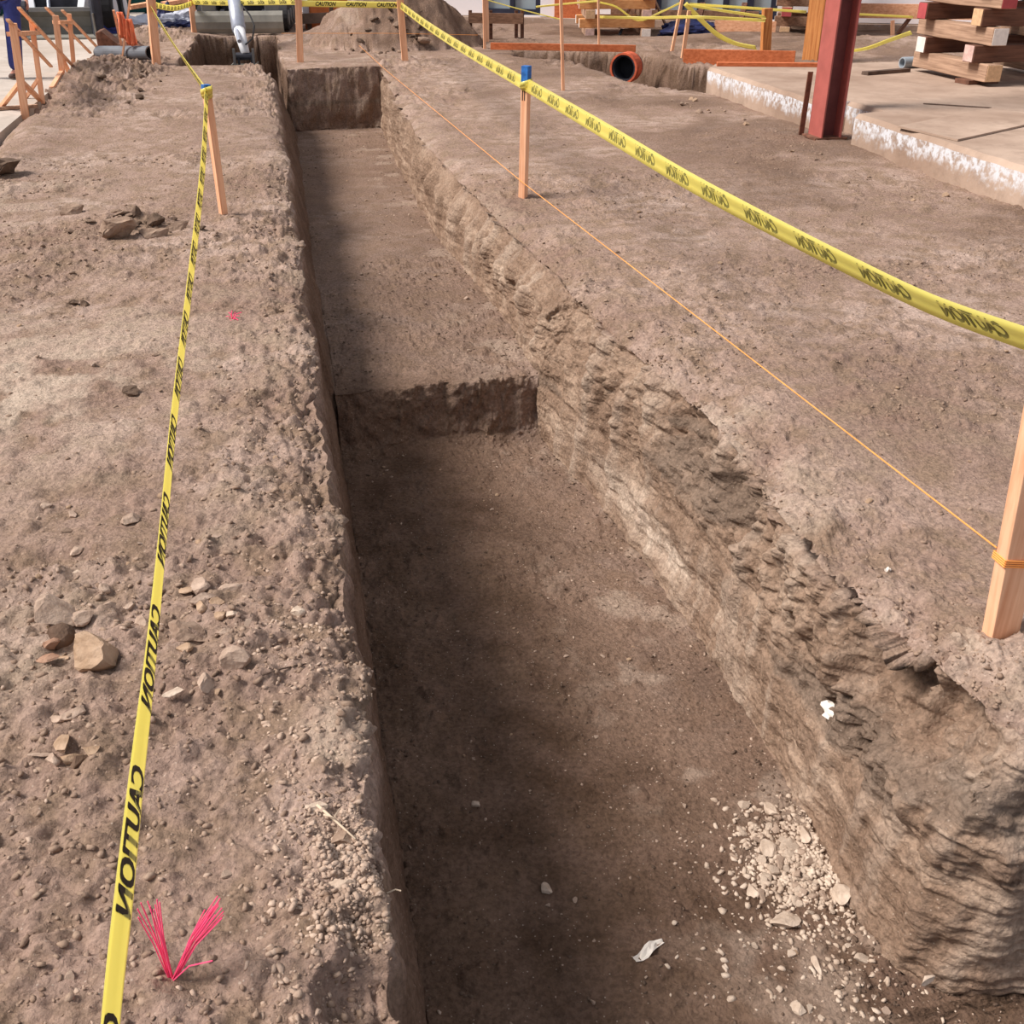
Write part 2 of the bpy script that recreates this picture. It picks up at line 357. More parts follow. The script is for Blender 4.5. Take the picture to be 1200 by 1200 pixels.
# edge of the spread dirt along the paving, with the raised soil above it
ed = -2.38 + .10*vn(Y*1.1, Y*0, Y*0, 21) + .05*vn(Y*4, Y*0, Y*0, 22)
Z -= (ci < B0)*.16*sm(.32, 0, X-ed+.02)
Z += (ci < B0)*.05*np.exp(-((X-ed-.45)/.22)**2)*sm(8, 10, Y)
far20 = sm(19.6, 20.2, Y)*(ci < B0); Z -= far20*0.0
# normals of the base shape
dXc = np.gradient(X, axis=1); dZc = np.gradient(Z, axis=1); dYc = np.zeros_like(X)
dXr = np.gradient(X, axis=0); dYr = np.gradient(Y, axis=0); dZr = np.gradient(Z, axis=0)
nx = dYc*dZr - dZc*dYr; ny = dZc*dXr - dXc*dZr; nz = dXc*dYr - dYc*dXr
ln = np.sqrt(nx*nx+ny*ny+nz*nz)+1e-12; nx /= ln; ny /= ln; nz /= ln
sgn = np.where(nz < -1e-6, -1, 1); nx *= sgn; ny *= sgn; nz *= sgn
steep = 1-sm(.35, .8, np.abs(nz))
nearm = 1-sm(5, 9, Y)
big = fbm(X, Y, Z, .9, 3, 31); mid = fbm(X, Y, Z, 4.2, 4, 41, .55); fine = fbm(X, Y, Z, 21, 3, 51, .6)
act = sm(-.15, .55, fbm(X, Y*1, Z*0, 1.25, 3, 61))                     # where the surface is churned
trk = fbm(X*.35+Y*.2, Y*1.4, Z*0, 3.0, 3, 71)                          # dragged streaks across the right bank
disp = np.zeros_like(X)
disp += (ci < B0)*(.022*big + .013*mid*(.5+act) + .0052*fine*(.6+1.2*act))
disp += (ci >= B3)*(.016*big + .007*mid*(.5+.9*act) + .004*trk + .0030*fine*(.5+act))
disp += flo*(.012*big + .006*mid + .0030*fine*(.5+act))
lipn = np.exp(-dl/.10)*(ci < B1) + np.exp(-dr/.16)*(ci >= B2)*(Z > -.5)
disp += gnd*lipn*(.022*mid + .012*fine)*(.5+.5*nearm+.6*sm(10, 14, Y))
up = sm(-.55, -.18, Z)                                                  # upper part of the cut is rougher than the scraped lower part
wr = wal*(ci >= B2)
rid = 1-np.abs(fbm(X, Y*1.0+Z*.5, Z*.45-Y*.25, 5.5, 3, 81)); ch = fbm(X*1.2, Y*2.6+Z*.35, Z*.55, 3.1, 4, 91, .55)
st = sm(.2, 1, steep)
blk = vn(X*7, Y*7, Z*7, 95)+.5*vn(X*15, Y*15, Z*15, 96); blk = np.sign(blk)*np.abs(blk)**.6
disp += wr*st*((.016+.030*up)*ch + .014*(rid-.6)*(.3+up) + .006*fine + .012*mid*(.35+up) + .016*blk*up*(1-sm(2.2, 3.6, Y)))
disp += wal*(ci < B1)*(.012*mid + .004*fine)
disp += flo*st*(.02*mid + .008*fine)
disp += (pd > .02)*steep*gnd*(.03*fbm(X, Y, Z*.3, 3.2, 3, 97))
disp = np.where(cone > .01, 0, disp); Z += (cone > .01)*(.07*vn(X*3, Y*3, Z*0, 301)+.05*vn(X*7, Y*7, Z*0, 302)+.03*vn(X*17, Y*17, Z*0, 303))
disp += sm(10, 13, Y)*gnd*(.02*mid+.012*fine)*act*(cone < .01)
disp += sm(10.5, 12, Y)*(1-sm(15.5, 17, Y))*(ci < B0)*sm(-1.1, -1.6, X)*(.032*mid+.022*fine)
# crumb clods on the near ground
nm = (Y < 7.5) & (gnd | flo)
xx, yy = X[nm], Y[nm]; wx_ = vn(xx*38, yy*38, xx*0, 401); wy_ = vn(xx*38, yy*38, xx*0+9, 402); xx = xx+.011*wx_; yy = yy+.011*wy_; add = np.zeros(xx.shape)
cl = (ci < B0) & np.ones_like(X, bool)
dens = (.35+.65*act[nm])*np.where(cl[nm], 1.0, .55) + .9*np.minimum(lipn[nm], 1)*gnd[nm]
for sc, seed, hgt in ((12, 5, .018), (27, 9, .011), (52, 15, .008)):
    d, r_ = worley(xx, yy, sc, seed); pick = sm(1.02-.5*np.clip(dens, 0, 1.3), 1.08-.5*np.clip(dens, 0, 1.3), r_+.0)
    add += pick*hgt*np.clip(1-(d/.6)**1.3, 0, 1)**.75
disp[nm] += add
# bites in the left lip
for by, w_, dep in ((1.17, .11, .12), (1.33, .06, .04), (1.50, .16, .03), (1.98, .09, .025), (3.0, .12, .03), (5.4, .12, .06), (6.3, .2, .03)):
    r = np.hypot((X-xl[:, None]+.03)/(w_*1.0), (Y-by)/w_); Z -= np.clip(1-r, 0, 1)**.6*dep*(ci < B1)*(1+.5*mid)
# broken hollows in the near right lip
for px, py, w_, dep in ((1150,835,.10,.09), (1060,800,.12,.08), (985,720,.10,.05), (1190,905,.09,.07)):
    c = P(px, py); r = np.hypot((X-c.x)/w_, (Y-c.y)/w_)*(1+.25*mid); Z -= sm(1, .55, r)*dep*(ci >= B2)*sm(-.35, -.1, Z)
wn = wr & (Y < 6.5); yy, zz = Y[wn], Z[wn]; wob = vn(yy*22, zz*22, yy*0, 411)*.018; yy = yy+wob; zz = zz+vn(yy*22, zz*22, yy*0, 412)*.018; add = np.zeros(yy.shape); upm = up[wn]
for sc, seed, hgt in ((6.5, 605, .016), (13, 609, .017), (27, 615, .013), (52, 619, .008)):
    d, r_ = worley(yy*.8+zz*.25, zz, sc, seed); add += sm(.75-.45*upm, .8-.45*upm, r_)*hgt*np.clip(1-(d/.75)**2.2, 0, 1)**.6*(.35+.65*upm)
disp[wn] += add-.012*upm
for cy_, cz_, ry_, rz_, a_ in ((1.98, -.16, .17, .20, -.085), (1.72, -.13, .09, .12, -.05), (1.55, -.30, .13, .11, .045), (1.80, -.36, .10, .07, .02), (2.9, -.12, .25, .12, -.03), (3.6, -.10, .3, .1, -.035)):
    rr_ = np.sqrt(((Y-cy_)/ry_)**2+((Z-cz_)/rz_)**2)*(1+.3*mid+.15*fine); disp += wr*a_*sm(1.15, .75, rr_)
pale_n = .5*np.exp(-((Y-1.52)/.16)**2-((Z+.28)/.12)**2)*sm(-.2, .4, mid+fine*.5)
# scrape marks left by the bucket on the lower cut
disp += wr*st*(.35+.65*(1-up))*(.010*vn(Y*.9, Z*9+Y*.9, Y*0, 701)+.006*vn(Y*1.6, Z*23+Y*2.2, Y*0, 702)+.003*vn(Y*4, Z*50+Y*4, Y*0, 703))
ew = np.exp(-((Y-4.95)/.13)**2)*flo + np.exp(-((Y-14.56)/.2)**2)*(ci >= B0)*(ci < B3)
Y += ew*(.05*vn(X*3.2, X*0, X*0, 711)+.022*vn(X*11, X*0+Z*4, X*0, 712))
X += nx*disp; Y += ny*disp; Z += nz*disp
# soil kinds
moist = flo*(.55+.45*(1-sm(4.8, 5.3, Y))) * (1-past); moist = moist*(1-.38*sm(.75, 1.3, X)*sm(1.6, 3.5, Y)*(1-sm(5, 5.3, Y)))
moist = np.clip(moist + (pd > .03)*1.0 + .45*(cone > .05) + (Y > 14.5)*(Y < 30)*sm(15.2, 17, Y)*.35*(ci >= B3), 0, 1)
moist = np.clip(moist + (ci >= B3)*.62*sm(-.15, .45, big+.25*mid)*sm(2.3, 3.6, X), 0, 1)
moist = np.clip(moist - steep*flo*.25*(Y < 8), 0, 1)
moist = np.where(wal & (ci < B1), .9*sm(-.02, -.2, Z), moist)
cut = np.where(wr, sm(-.0, -.10, Z)*(1-past), 0)
moist = np.where(wr & (Y < 1.42), .75*sm(-.1, -.3, Z), moist); cut = cut*np.where(Y < 1.42, .5, 1)
pale = np.zeros_like(X)
for px, py, rx, ry, a in ((60,430,.9,1.0,.42), (30,470,.5,.5,.3), (20,240,.5,1.2,.3), (430+0,0,0.01,0.01,0), (820,480,.25,.25,.4), (880,570,.22,.25,.35), (1100,560,.5,.5,.12), (385,870,.08,.12,.35), (340,560,.2,.25,.25), (210,640,.3,.3,.15), (30,760,.2,.3,.3), (1000,760,.25,.2,.35), (1160,760,.3,.2,.3)):
    c = P(px, py); pale += a*np.exp(-((X-c.x)/rx)**2-((Y-c.y)/ry)**2)*sm(-.5, .3, mid+.3*big)*gnd
pale += wr*np.exp(-((Z+.66)/.11)**2)*np.exp(-((Y-3.55)/.75)**2)*.95*sm(-.6, .2, mid) + wr*.35*sm(.1, .7, ch)*(1-sm(6, 9, Y))
pale += lipn*gnd*.22*sm(0, .6, mid)
pale += flo*.28*sm(.25, .7, mid)*sm(.7, 1.2, X)
clay = wr*.75*sm(.0, .5, fbm(X*0, Y*.55, Z*3.2+Y*.35, 1.7, 4, 101, .6))*sm(-.72, -.5, Z)*sm(-.03, -.15, Z)*(1-sm(4.4, 6, Y))
band = ((np.abs(Z+.42) < .018) | (np.abs(Z+.60) < .014))*steep*flo*(Y > 14.3)*(Y < 14.9); clay = np.clip(clay + band*.9, 0, 1)
pale = np.clip(pale+wr*pale_n, 0, 1)
def grid(name, c0, c1, r0=0, r1=None):
    r1 = r1 or NRW; sl = (slice(r0, r1), slice(c0, c1)); nr, nc = X[sl].shape
    co = np.stack([X[sl], Y[sl], Z[sl]], -1).reshape(-1, 3).astype(np.float32)
    i = (np.arange(nr-1)[:, None]*nc + np.arange(nc-1)[None, :]).ravel()
    f = np.stack([i, i+1, i+nc+1, i+nc], 1).astype(np.int32)
    me = bpy.data.meshes.new(name); me.vertices.add(len(co)); me.vertices.foreach_set('co', co.ravel())
    me.loops.add(f.size); me.loops.foreach_set('vertex_index', f.ravel()); me.polygons.add(len(f))
    me.polygons.foreach_set('loop_start', np.arange(0, f.size, 4, dtype=np.int32)); me.polygons.foreach_set('loop_total', np.full(len(f), 4, np.int32))
    me.update(calc_edges=True); me.polygons.foreach_set('use_smooth', np.ones(len(f), bool))
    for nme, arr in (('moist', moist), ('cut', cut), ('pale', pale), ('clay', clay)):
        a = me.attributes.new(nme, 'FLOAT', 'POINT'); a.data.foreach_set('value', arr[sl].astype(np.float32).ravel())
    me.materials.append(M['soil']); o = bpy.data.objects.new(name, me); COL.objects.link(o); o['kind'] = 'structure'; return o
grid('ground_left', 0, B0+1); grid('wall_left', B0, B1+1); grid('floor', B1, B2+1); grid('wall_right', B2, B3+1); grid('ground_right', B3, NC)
def gz(x, y):
    i = int(np.searchsorted(Yr, y)); i = min(max(i, 0), NRW-1)
    j = np.argsort(np.abs(X[i]-x))[:3]; return float(np.mean(Z[i][j]))
def G(px, py, z=0.0):                       # ground point seen at a pixel, on the real bumpy surface
    p = P(px, py, z)
    for _ in range(3): p = P(px, py, gz(p.x, p.y))
    return p
# paving beyond the dirt
def paving():
    m = MB(); m.box((-9.2, 14, -.13), (13.6, 44, .2)); o = m.build('ground_paving', M['pave']); o['kind'] = 'structure'
paving()
# ------------------------------------------------------------------ loose grit (uncountable) and stones
def rockmesh(seed, sub=2, cuts=9, flatz=.75):
    r = random.Random(seed); bm = bmesh.new(); bmesh.ops.create_icosphere(bm, subdivisions=sub, radius=1)
    pl = [(Vector((r.gauss(0,1), r.gauss(0,1), r.gauss(0,1))).normalized(), r.uniform(.34, .75)) for _ in range(cuts)]
    for v in bm.verts:
        for n, d in pl:
            k = v.co.dot(n)-d
            if k > 0: v.co -= n*k
        v.co *= 1+r.uniform(-.04, .04)*(1 if sub > 1 else 7)
        v.co.z *= flatz
    vs = [v.co.copy() for v in bm.verts]; fs = [tuple(v.index for v in f.verts) for f in bm.faces]; bm.free()
    return vs, fs
GR = [rockmesh(i, 1, 5, .75) for i in range(6)]; GRV = [np.array([tuple(v) for v in a[0]]) for a in GR]; GRF = [np.array(a[1]) for a in GR]
def grit(name, mask, n, smin, smax, mat, label, dens=None, pw=2.2):
    idx = np.argwhere(mask); wgt = (np.gradient(X, axis=1)*np.gradient(Y, axis=0))[mask]; wgt = np.abs(wgt)
    if dens is not None: wgt = wgt*dens[mask]
    wgt = wgt*(1/(1+Y[mask]**1.3)); wgt = wgt/wgt.sum()
    ch_ = rng.choice(len(idx), n, p=wgt); ii = idx[ch_]
    pos = np.stack([X[ii[:,0], ii[:,1]], Y[ii[:,0], ii[:,1]], Z[ii[:,0], ii[:,1]]], 1) + rng.normal(0, .002, (n, 3))*[1,1,0]
    s = smin + (smax-smin)*rng.random(n)**pw; s = s*(1+.06*pos[:,1]); VV = []; FF = []; off = 0
    k = rng.integers(0, 6, n)
    for t_ in range(6):
        sel = np.where(k == t_)[0]; base = GRV[t_]; nb = len(base)
        a = rng.random(len(sel))*6.283; ca, sa = np.cos(a)[:, None], np.sin(a)[:, None]
        st_ = (1+.5*rng.random(len(sel)))[:, None]; bx = base[None, :, 0]*st_; by = base[None, :, 1]; bz = base[None, :, 2]
        v = np.stack([bx*ca-by*sa, bx*sa+by*ca, np.broadcast_to(bz, (len(sel), nb))], -1)*s[sel][:, None, None] + pos[sel][:, None, :]
        VV.append(v.reshape(-1, 3)); FF.append((GRF[t_][None]+(off+np.arange(len(sel))*nb)[:, None, None]).reshape(-1, 3)); off += len(sel)*nb
    co = np.concatenate(VV).astype(np.float32); f = np.concatenate(FF).astype(np.int32)
    me = bpy.data.meshes.new(name); me.vertices.add(len(co)); me.vertices.foreach_set('co', co.ravel()); me.loops.add(f.size)
    me.loops.foreach_set('vertex_index', f.ravel()); me.polygons.add(len(f)); me.polygons.foreach_set('loop_start', np.arange(0, f.size, 3, dtype=np.int32))
    me.polygons.foreach_set('loop_total', np.full(len(f), 3, np.int32)); me.update(calc_edges=True); me.materials.append(mat)
    o = bpy.data.objects.new(name, me); COL.objects.link(o); tag(o, label, 'gravel', kind='stuff')
okp = np.abs(nz) > .3; view = (Y > .8)
leftm = (ci < B0) & okp & (Y < 10) & view & (X > -1.6-.3*Y)
rightm = (ci >= B3) & okp & (Y < 9) & (Y > 1.4) & (X < 1.3+.9*Y) & (X < 4.6)
floorm = flo & okp & (Y < 14.4) & view
grit('soil_crumbs', leftm, 9000, .0022, .011, M['clod'], 'loose brown soil crumbs strewn over the left bank of the trench', .12+act**1.5+1.2*np.minimum(lipn, 1)*nearm)
grit('pale_grit', leftm, 2200, .002, .009, M['stone'], 'fine pale grit scattered over the left bank of the trench', .2+act)
grit('soil_crumbs', rightm, 5500, .0022, .009, M['clod'], 'loose brown soil crumbs strewn over the right bank of the trench', .1+act**2+1.5*np.minimum(lipn, 1)*nearm)
c = P(950, 1010, -.83); pile = np.exp(-((X-c.x)/.17)**2-((Y-c.y)/.17)**2)
grit('soil_crumbs', floorm, 5500, .0018, .008, M['clod_dark'], 'loose dark soil crumbs on the trench floor', .25+act+2*np.exp(-((X-xfr[:, None])/.12)**2))
grit('pale_grit', floorm, 1500, .002, .007, M['stone'], 'fine pale grit specks on the trench floor', .2+.8*sm(.6, 1.3, X))
grit('crushed_rubble', floorm, 1800, .0025, .012, M['stone_white'], 'crushed pale rubble heaped on the trench floor near the right wall', pile**1.2+.05*np.exp(-((X-1.25)/.25)**2-((Y-1.6)/.25)**2), 1.8)
c2 = P(405, 1010); grit('pale_grit', (ci < B1) & (Y < 2.3) & (Y > 1.1) & (X > -.18) & (Z > -.07), 2400, .0018, .009, M['stone'], 'crumbled pale soil grains spilling at the left lip of the trench', np.exp(-((X-c2.x)/.06)**2-((Y-c2.y)/.14)**2)+.05)
# ------------------------------------------------------------------ things
UP = Vector((0,0,1))
def PX(px, py, xw):                         # where the sight line crosses the vertical plane X = xw
    a = Vector((0,0,CH)); b = P(px, py, 0) if py > -60 else P(px, -60, 0)
    t_ = xw/b.x; return a.lerp(b, t_)
def onz(v, sink=0.0): return Vector((v.x, v.y, gz(v.x, v.y)-sink))
# ---- survey stakes and posts
STK = {}
def stake(key, bp, tp, wx, wy, label, mat='lath', name='wooden_stake', group=None, blue=0, rot=0.0, top_z=None, cat='stake', sink=.06, point=False):
    b = G(*bp); f = FW(b); tpt = D(tp[0], tp[1], f)
    if top_z: d = (tpt-b); tpt = b + d*(top_z/d.z)
    base = Vector((b.x, b.y, b.z-sink)); axis = (tpt-b).normalized(); start = b-axis*sink
    R = Matrix.Rotation(rot, 3, 'Z'); sx = R @ Vector((1,0,0)); side = (sx-axis*sx.dot(axis)).normalized(); fr = axis.cross(side)
    def slab(p, q, k=1.0):
        m = MB(); vs = []
        for c in (p, q):
            for i, j in ((-1,-1),(1,-1),(1,1),(-1,1)): vs.append(c + side*(i*wx/2*k) + fr*(j*wy/2*k))
        m.add(vs, [(3,2,1,0),(4,5,6,7)]+[(i,(i+1)%4,4+(i+1)%4,4+i) for i in range(4)]); return m
    if blue:
        root = empty(name, tuple(b), label, cat, group); cut_ = tpt-axis*blue
        slab(start, cut_).build('shaft', M[mat], root, bevel=.002)
        o = slab(cut_, tpt, 1.03).build('painted_top', M['blue'], root, bevel=.002); o['label'] = 'blue painted top'
        if blue > .08:
            mk = MB()
            for s_ in (-.22, .1):
                c = cut_ - axis*.055 + side*wx*s_ - fr*(wy/2+.0006)
                mk.box(c, (.006, .002, .075), (0, 0, rot))
            o = mk.build('pen_mark', M['ink'], root); o['label'] = 'two black pen strokes'
    else:
        root = slab(start, tpt).build(name, M[mat], bevel=.002, base=b); tag(root, label, cat, group)
    STK[key] = (b, tpt, axis); return root
stake('A', (262,251), (241,99), .043, .043, 'blue tipped wooden stake leaning on the left bank', blue=.03, rot=.5)
stake('B', (613,229), (617,77), .048, .048, 'blue topped square stake with two black strokes on the right bank', blue=.115, rot=-.75)
stake('C', (1172,743), (1222,490), .086, .04, 'large pale plank stake at the right edge with orange string round it', top_z=.98, rot=.08, cat='stake')
stake('D', (475,74), (467,-20), .085, .04, 'orange plank stake in front of the big soil mound', top_z=1.12)
stake('E', (352,73), (349,-20), .085, .04, 'orange plank stake at the far left corner of the trench end', top_z=1.12)
stake('F', (183,71), (175,-20), .11, .05, 'pale plank stake left of the excavator pit', top_z=1.12, rot=.5)
stake('H', (229,43), (222,-20), .10, .05, 'pale plank stake beside the excavator blade', top_z=1.15, rot=.3)
stake('I', (660,106), (657,-10), .032, .032, 'thin pale lath standing alone on the right bank', top_z=1.12)
stake('J', (702,54), (701,-10), .03, .03, 'thin pale lath in front of the far timber crib', top_z=1.0)
stake('K', (568,57), (567,6), .035, .035, 'thin lath standing at the left of the far batter board', top_z=.7)
stake('L', (578-8,52), (569,-10), .08, .05, 'thick pale post behind the thin lath by the batter board', top_z=.95)
stake('N', (897,60), (899,17), .13, .09, 'short orange post behind the orange form board', mat='postwood', top_z=.56)
stake('O', (787,62), (800,-4), .04, .04, 'pale lath leaning right, left of the form board', top_z=.85)
stake('Q', (799,75), (808,11), .05, .035, 'orange lath at the left end of the form board', top_z=.66)
# ---- caution tape
def glyphs(body, height, length, shear=.35):
    cu = bpy.data.curves.new('glyph', 'FONT'); cu.body = body; cu.size = 1; cu.offset = .035; cu.shear = shear; cu.resolution_u = 3
    o = bpy.data.objects.new('glyph', cu); COL.objects.link(o); bpy.context.view_layer.update()
    me = o.to_mesh(); vs = [(v.co.x, v.co.y) for v in me.vertices]; fs = [tuple(p.vertices) for p in me.polygons]; o.to_mesh_clear()
    bpy.data.objects.remove(o); bpy.data.curves.remove(cu)
    x0 = min(v[0] for v in vs); x1 = max(v[0] for v in vs); y0 = min(v[1] for v in vs); y1 = max(v[1] for v in vs)
    return [((a-x0)/(x1-x0)*length, (b-y0)/(y1-y0)*height-height/2) for a, b in vs], fs
GLY = glyphs('CAUTION', .050, .27)
def tape(pts, ang, label, flip=False, phase=0.0, rep=.43, width=.076, fold=.25, group=None, text=True, dense=6):
    """pts: control points (smoothed); ang: list of roll angles, 0 = tape hangs upright"""
    n = (len(pts)-1)*dense; cp = [Vector(p) for p in pts]; path = []; an = []
    for i in range(n+1):
        t_ = i/dense; k = min(int(t_), len(cp)-2); f = t_-k
        p0 = cp[max(k-1, 0)]; p1 = cp[k]; p2 = cp[k+1]; p3 = cp[min(k+2, len(cp)-1)]
        path.append(.5*((2*p1)+(p2-p0)*f+(2*p0-5*p1+4*p2-p3)*f*f+(3*p1-p0-3*p2+p3)*f**3)); an.append(ang[k]*(1-f)+ang[k+1]*f)
    S = [0.0]
    for i in range(n): S.append(S[-1]+(path[i+1]-path[i]).length)
    fr = []
    for i in range(n+1):
        tn = (path[min(i+1, n)]-path[max(i-1, 0)]).normalized(); side = tn.cross(UP).normalized(); u = side.cross(tn).normalized()
        a = an[i]; W = u*math.cos(a)+side*math.sin(a); N = tn.cross(W).normalized(); fr.append((W, N))
    prof = [(-1, 0), (-.5, -.35), (0, -.1), (.45, .3), (1, .1)]
    def at(s, v, off):
        i = min(max(int(np.searchsorted(S, s))-1, 0), n-1); f = (s-S[i])/(S[i+1]-S[i]+1e-9)
        f = min(max(f, 0), 1); c = path[i].lerp(path[i+1], f); W = fr[i][0].lerp(fr[i+1][0], f); N = fr[i][1].lerp(fr[i+1][1], f)
        q_ = v/(width/2); dp = float(np.interp(q_, [p[0] for p in prof], [p[1] for p in prof]))
        return c + W*v + N*(dp*fold*width/2+off)
    m = MB(); vs = []; fs = []
    for i in range(n+1):
        for v, dd in prof: vs.append(path[i]+fr[i][0]*(v*width/2)+fr[i][1]*(dd*fold*width/2))
    for i in range(n):
        for k in range(4): a = i*5+k; fs.append((a, a+1, a+6, a+5))
    m.add(vs, fs); root = empty('caution_tape', tuple(path[n//2]), label, 'tape', group)
    st = m.build('strip', M['tape'], root, smooth=True); so = st.modifiers.new('thickness', 'SOLIDIFY'); so.thickness = .0004; so.offset = 0
    if text:
        s0 = phase
        while s0+.27 < S[-1]:
            if s0 > 0:
                L = MB()
                for off in (.0009, -.0009):
                    vv = [at((s0+.27-x) if flip else (s0+x), y, off) for x, y in GLY[0]]; L.add(vv, GLY[1])
                L.build('caution_word', M['fadedink' if flip else 'ink'], root)['label'] = 'faded CAUTION word' if flip else 'black CAUTION word'
            s0 += rep
    return root
def wrapband(m, c, r, h=.05):
    pass
def att(key, py): b, t_, ax = STK[key]; z = zat(py, b); return b + ax*((z-b.z)/ax.z)
a = att('A', 108); f_ = att('F', 10)
LT = [(243,108),(239,180),(231,262),(217,380),(203,500),(189,650),(176,780),(162,900),(147,1040),(130,1200)]
lp = [a] + [PX(px, py, -.35+.05*min(1, (i+1)/5)) for i, (px, py) in enumerate(LT[1:])]
last = lp[-1]; lp += [Vector((-.28, .45, last.z+.02)), Vector((-.30, 0, last.z+.07)), Vector((-.33, -.38, last.z+.14))]
tape(lp, [.1,.1,.05,-.02,-.04,-.03,0,.03,.07,.04,.02,0,0], 'yellow caution tape running along the left bank towards the camera', phase=.035, rep=.40)
sb = Vector((-.35, -.40, gz(-.35, .35))); o = MB().box((sb.x, sb.y, sb.z+.45), (.043,.043,.98)).build('wooden_stake', M['lath'], bevel=.002); tag(o, 'wooden stake holding the near end of the left caution tape', 'stake')
tape([f_, f_.lerp(a, .33)-UP*.02, f_.lerp(a, .66)-UP*.02, a], [.15,.1,.3,.1], 'yellow caution tape from the leaning blue tipped stake back to the pale plank stake', phase=.1, rep=.34, fold=.35)
h_ = att('H', 4); f2 = att('F', 5); tape([f2, f2.lerp(h_, .5)-UP*.06, h_], [0,0,0], 'short sagging caution tape between the two pale plank stakes', phase=.3, rep=.37)
e_ = att('E', 2); tape([h_+UP*.02, h_.lerp(e_, .33)+UP*.0, h_.lerp(e_, .66), e_], [0,0,0,0], 'caution tape across the top in front of the excavator', phase=.2)
e2 = att('E', 4); d_ = att('D', 6); tape([e2, e2.lerp(d_, .5), d_], [0,.05,.05], 'caution tape between the two orange plank stakes at the trench end', phase=.22, rep=.4, fold=.1)
b_ = att('B', 99); c_ = att('C', 409)
RT1 = [(475,3),(520,36),(566,68),(615,98)]; xd, xb, xc = d_.x, b_.x, c_.x
pts = [d_] + [PX(px, py, xd+(xb-xd)*(.30 if i == 0 else .62)) for i, (px, py) in enumerate(RT1[1:3])] + [b_]
pts = [d_, d_.lerp(b_, .33), d_.lerp(b_, .66), b_]
pts[1].z -= .03; pts[2].z -= .03
tape(pts, [-.45,-.55,-.6,-.4], 'caution tape from the orange plank stake by the mound to the blue topped stake', flip=True, phase=.1, fold=.6)
RT2 = [(700,148),(800,208),(900,262),(1000,313),(1100,360)]
pts = [b_] + [PX(px, py, xb+(xc-xb)*(i+1)/6) for i, (px, py) in enumerate(RT2)] + [c_]
tape(pts, [-.4,-.3,0,.22,.36,.46,.5], 'long caution tape from the blue topped stake to the plank stake at the right edge', flip=True, phase=.15, rep=.41, fold=.35)
# windings of tape round the two stakes
for key, pt, wd, lab in (('B', b_, .056, 'yellow tape knotted round the blue topped stake'), ('A', a, .05, 'yellow tape knotted round the blue tipped stake')):
    m = MB(); ax = STK[key][2]; n_ = 10
    for k in range(3):
        ring_ = []
        c0 = pt+ax*(.012*(k-1)); r_ = wd*.66+.002*k
        for i in range(n_):
            t_ = 2*math.pi*i/n_; ring_.append(c0+Vector((math.cos(t_)*r_, math.sin(t_)*r_, .012*math.sin(t_+k))))
        vs = [p-UP*.014 for p in ring_]+[p+UP*.014 for p in ring_]
        m.add(vs, [(i, (i+1)%n_, n_+(i+1)%n_, n_+i) for i in range(n_)])
    o = m.build('tape_knot', M['tape'], base=pt, smooth=True); o.modifiers.new('thickness', 'SOLIDIFY').thickness = .001; tag(o, lab, 'tape')
# distant tapes
def ftape(px, label, ang=0.0, width=.03, text=False):
    pts = [D(x, y, f) for x, y, f in px]; tape(pts, [ang]*len(pts), label, width=width, text=text, fold=.2, dense=5)
ftape([(571,0,16.6),(610,11,15),(658,23,12.4)], 'white yellow tape sloping down to the lone thin lath', .9)
ftape([(628,8,19),(668,4,18.6),(702,1,17.4)], 'far tape reaching the thin lath by the crib', .2)
ftape([(703,3,17.4),(722,8,17.5),(748,24,17.6),(775,14,17.5),(800,2,16.2)], 'twisted slack tape hanging between the laths near the tripod', .3)
ftape([(702,20,17.4),(760,21,17),(812,20,15),(897,24,15)], 'straight pale tape passing behind the leaning laths', .1, .04)
ftape([(808,5,16.2),(870,9,17),(945,14,17.5)], 'far upper tape running right to the amber post', .1, .04)
ftape([(806,6,16),(850,13,15.6),(897,20,15)], 'white tape tied to the short orange post', .8, .06)
ftape([(803,4,16),(818,20,16),(840,40,16),(862,51,16),(886,56,15.7)], 'slack yellow tape drooping to the ground behind the form board', .5, .07)
ftape([(965,62,15),(1010,58,15),(1040,48,14.5),(1068,38,13)], 'thin yellow tape trailing across the dark soil left of the big crib', .6, .05)
ftape([(985,16,18),(1030,18,18),(1070,20,18)], 'dark narrow tape stretched across the white wall', .2, .035)
# ---- string line round the plank stake
s0 = att('C', 655); s0 = PX(1168, 642, STK['C'][0].x-.045); sB = PX(614, 215, STK['B'][0].x-.03); pend = onz(P(388, 36)); sE = Vector((pend.x, pend.y, zat(22, pend)))
s1 = PX(450, 80, 1.52)
m = MB(); pts = [s0, s0.lerp(sB, .5), sB]
q1 = D(452, 82, 14.3); pts += [q1, sE]; m.tube(pts, .0022, 6)
cb, ct, cax = STK['C']; cz = s0.z; sd = .047
zc = cb + cax*((cz-cb.z)/cax.z)
for k in range(4):
    dz = .006*k-.02
    m.tube([zc+Vector((x_*1.0, y_*1.0, dz+(-.012 if x_ > 0 else .004))) for x_, y_ in ((-.046,-.024),(.046,-.024),(.046,.024),(-.046,.024),(-.046,-.024))], .0022, 5)
o = m.build('string_line', M['string'], base=s0); tag(o, 'orange string stretched from the plank stake to the far grey post', 'string')
o = MB().bar(pend-UP*.05, D(388, 2, FW(pend)), .07, .05).build('grey_post', M['brown']); tag(o, 'short grey wooden post behind the mound holding the string', 'post')
fs_ = MB(); fs_.tube([D(330, 39, 16), D(455, 39, 16.4), D(560, 41, 17)], .003, 5)
tag(fs_.build('string_line', M['string']), 'faint horizontal string passing in front of the soil mound', 'string')
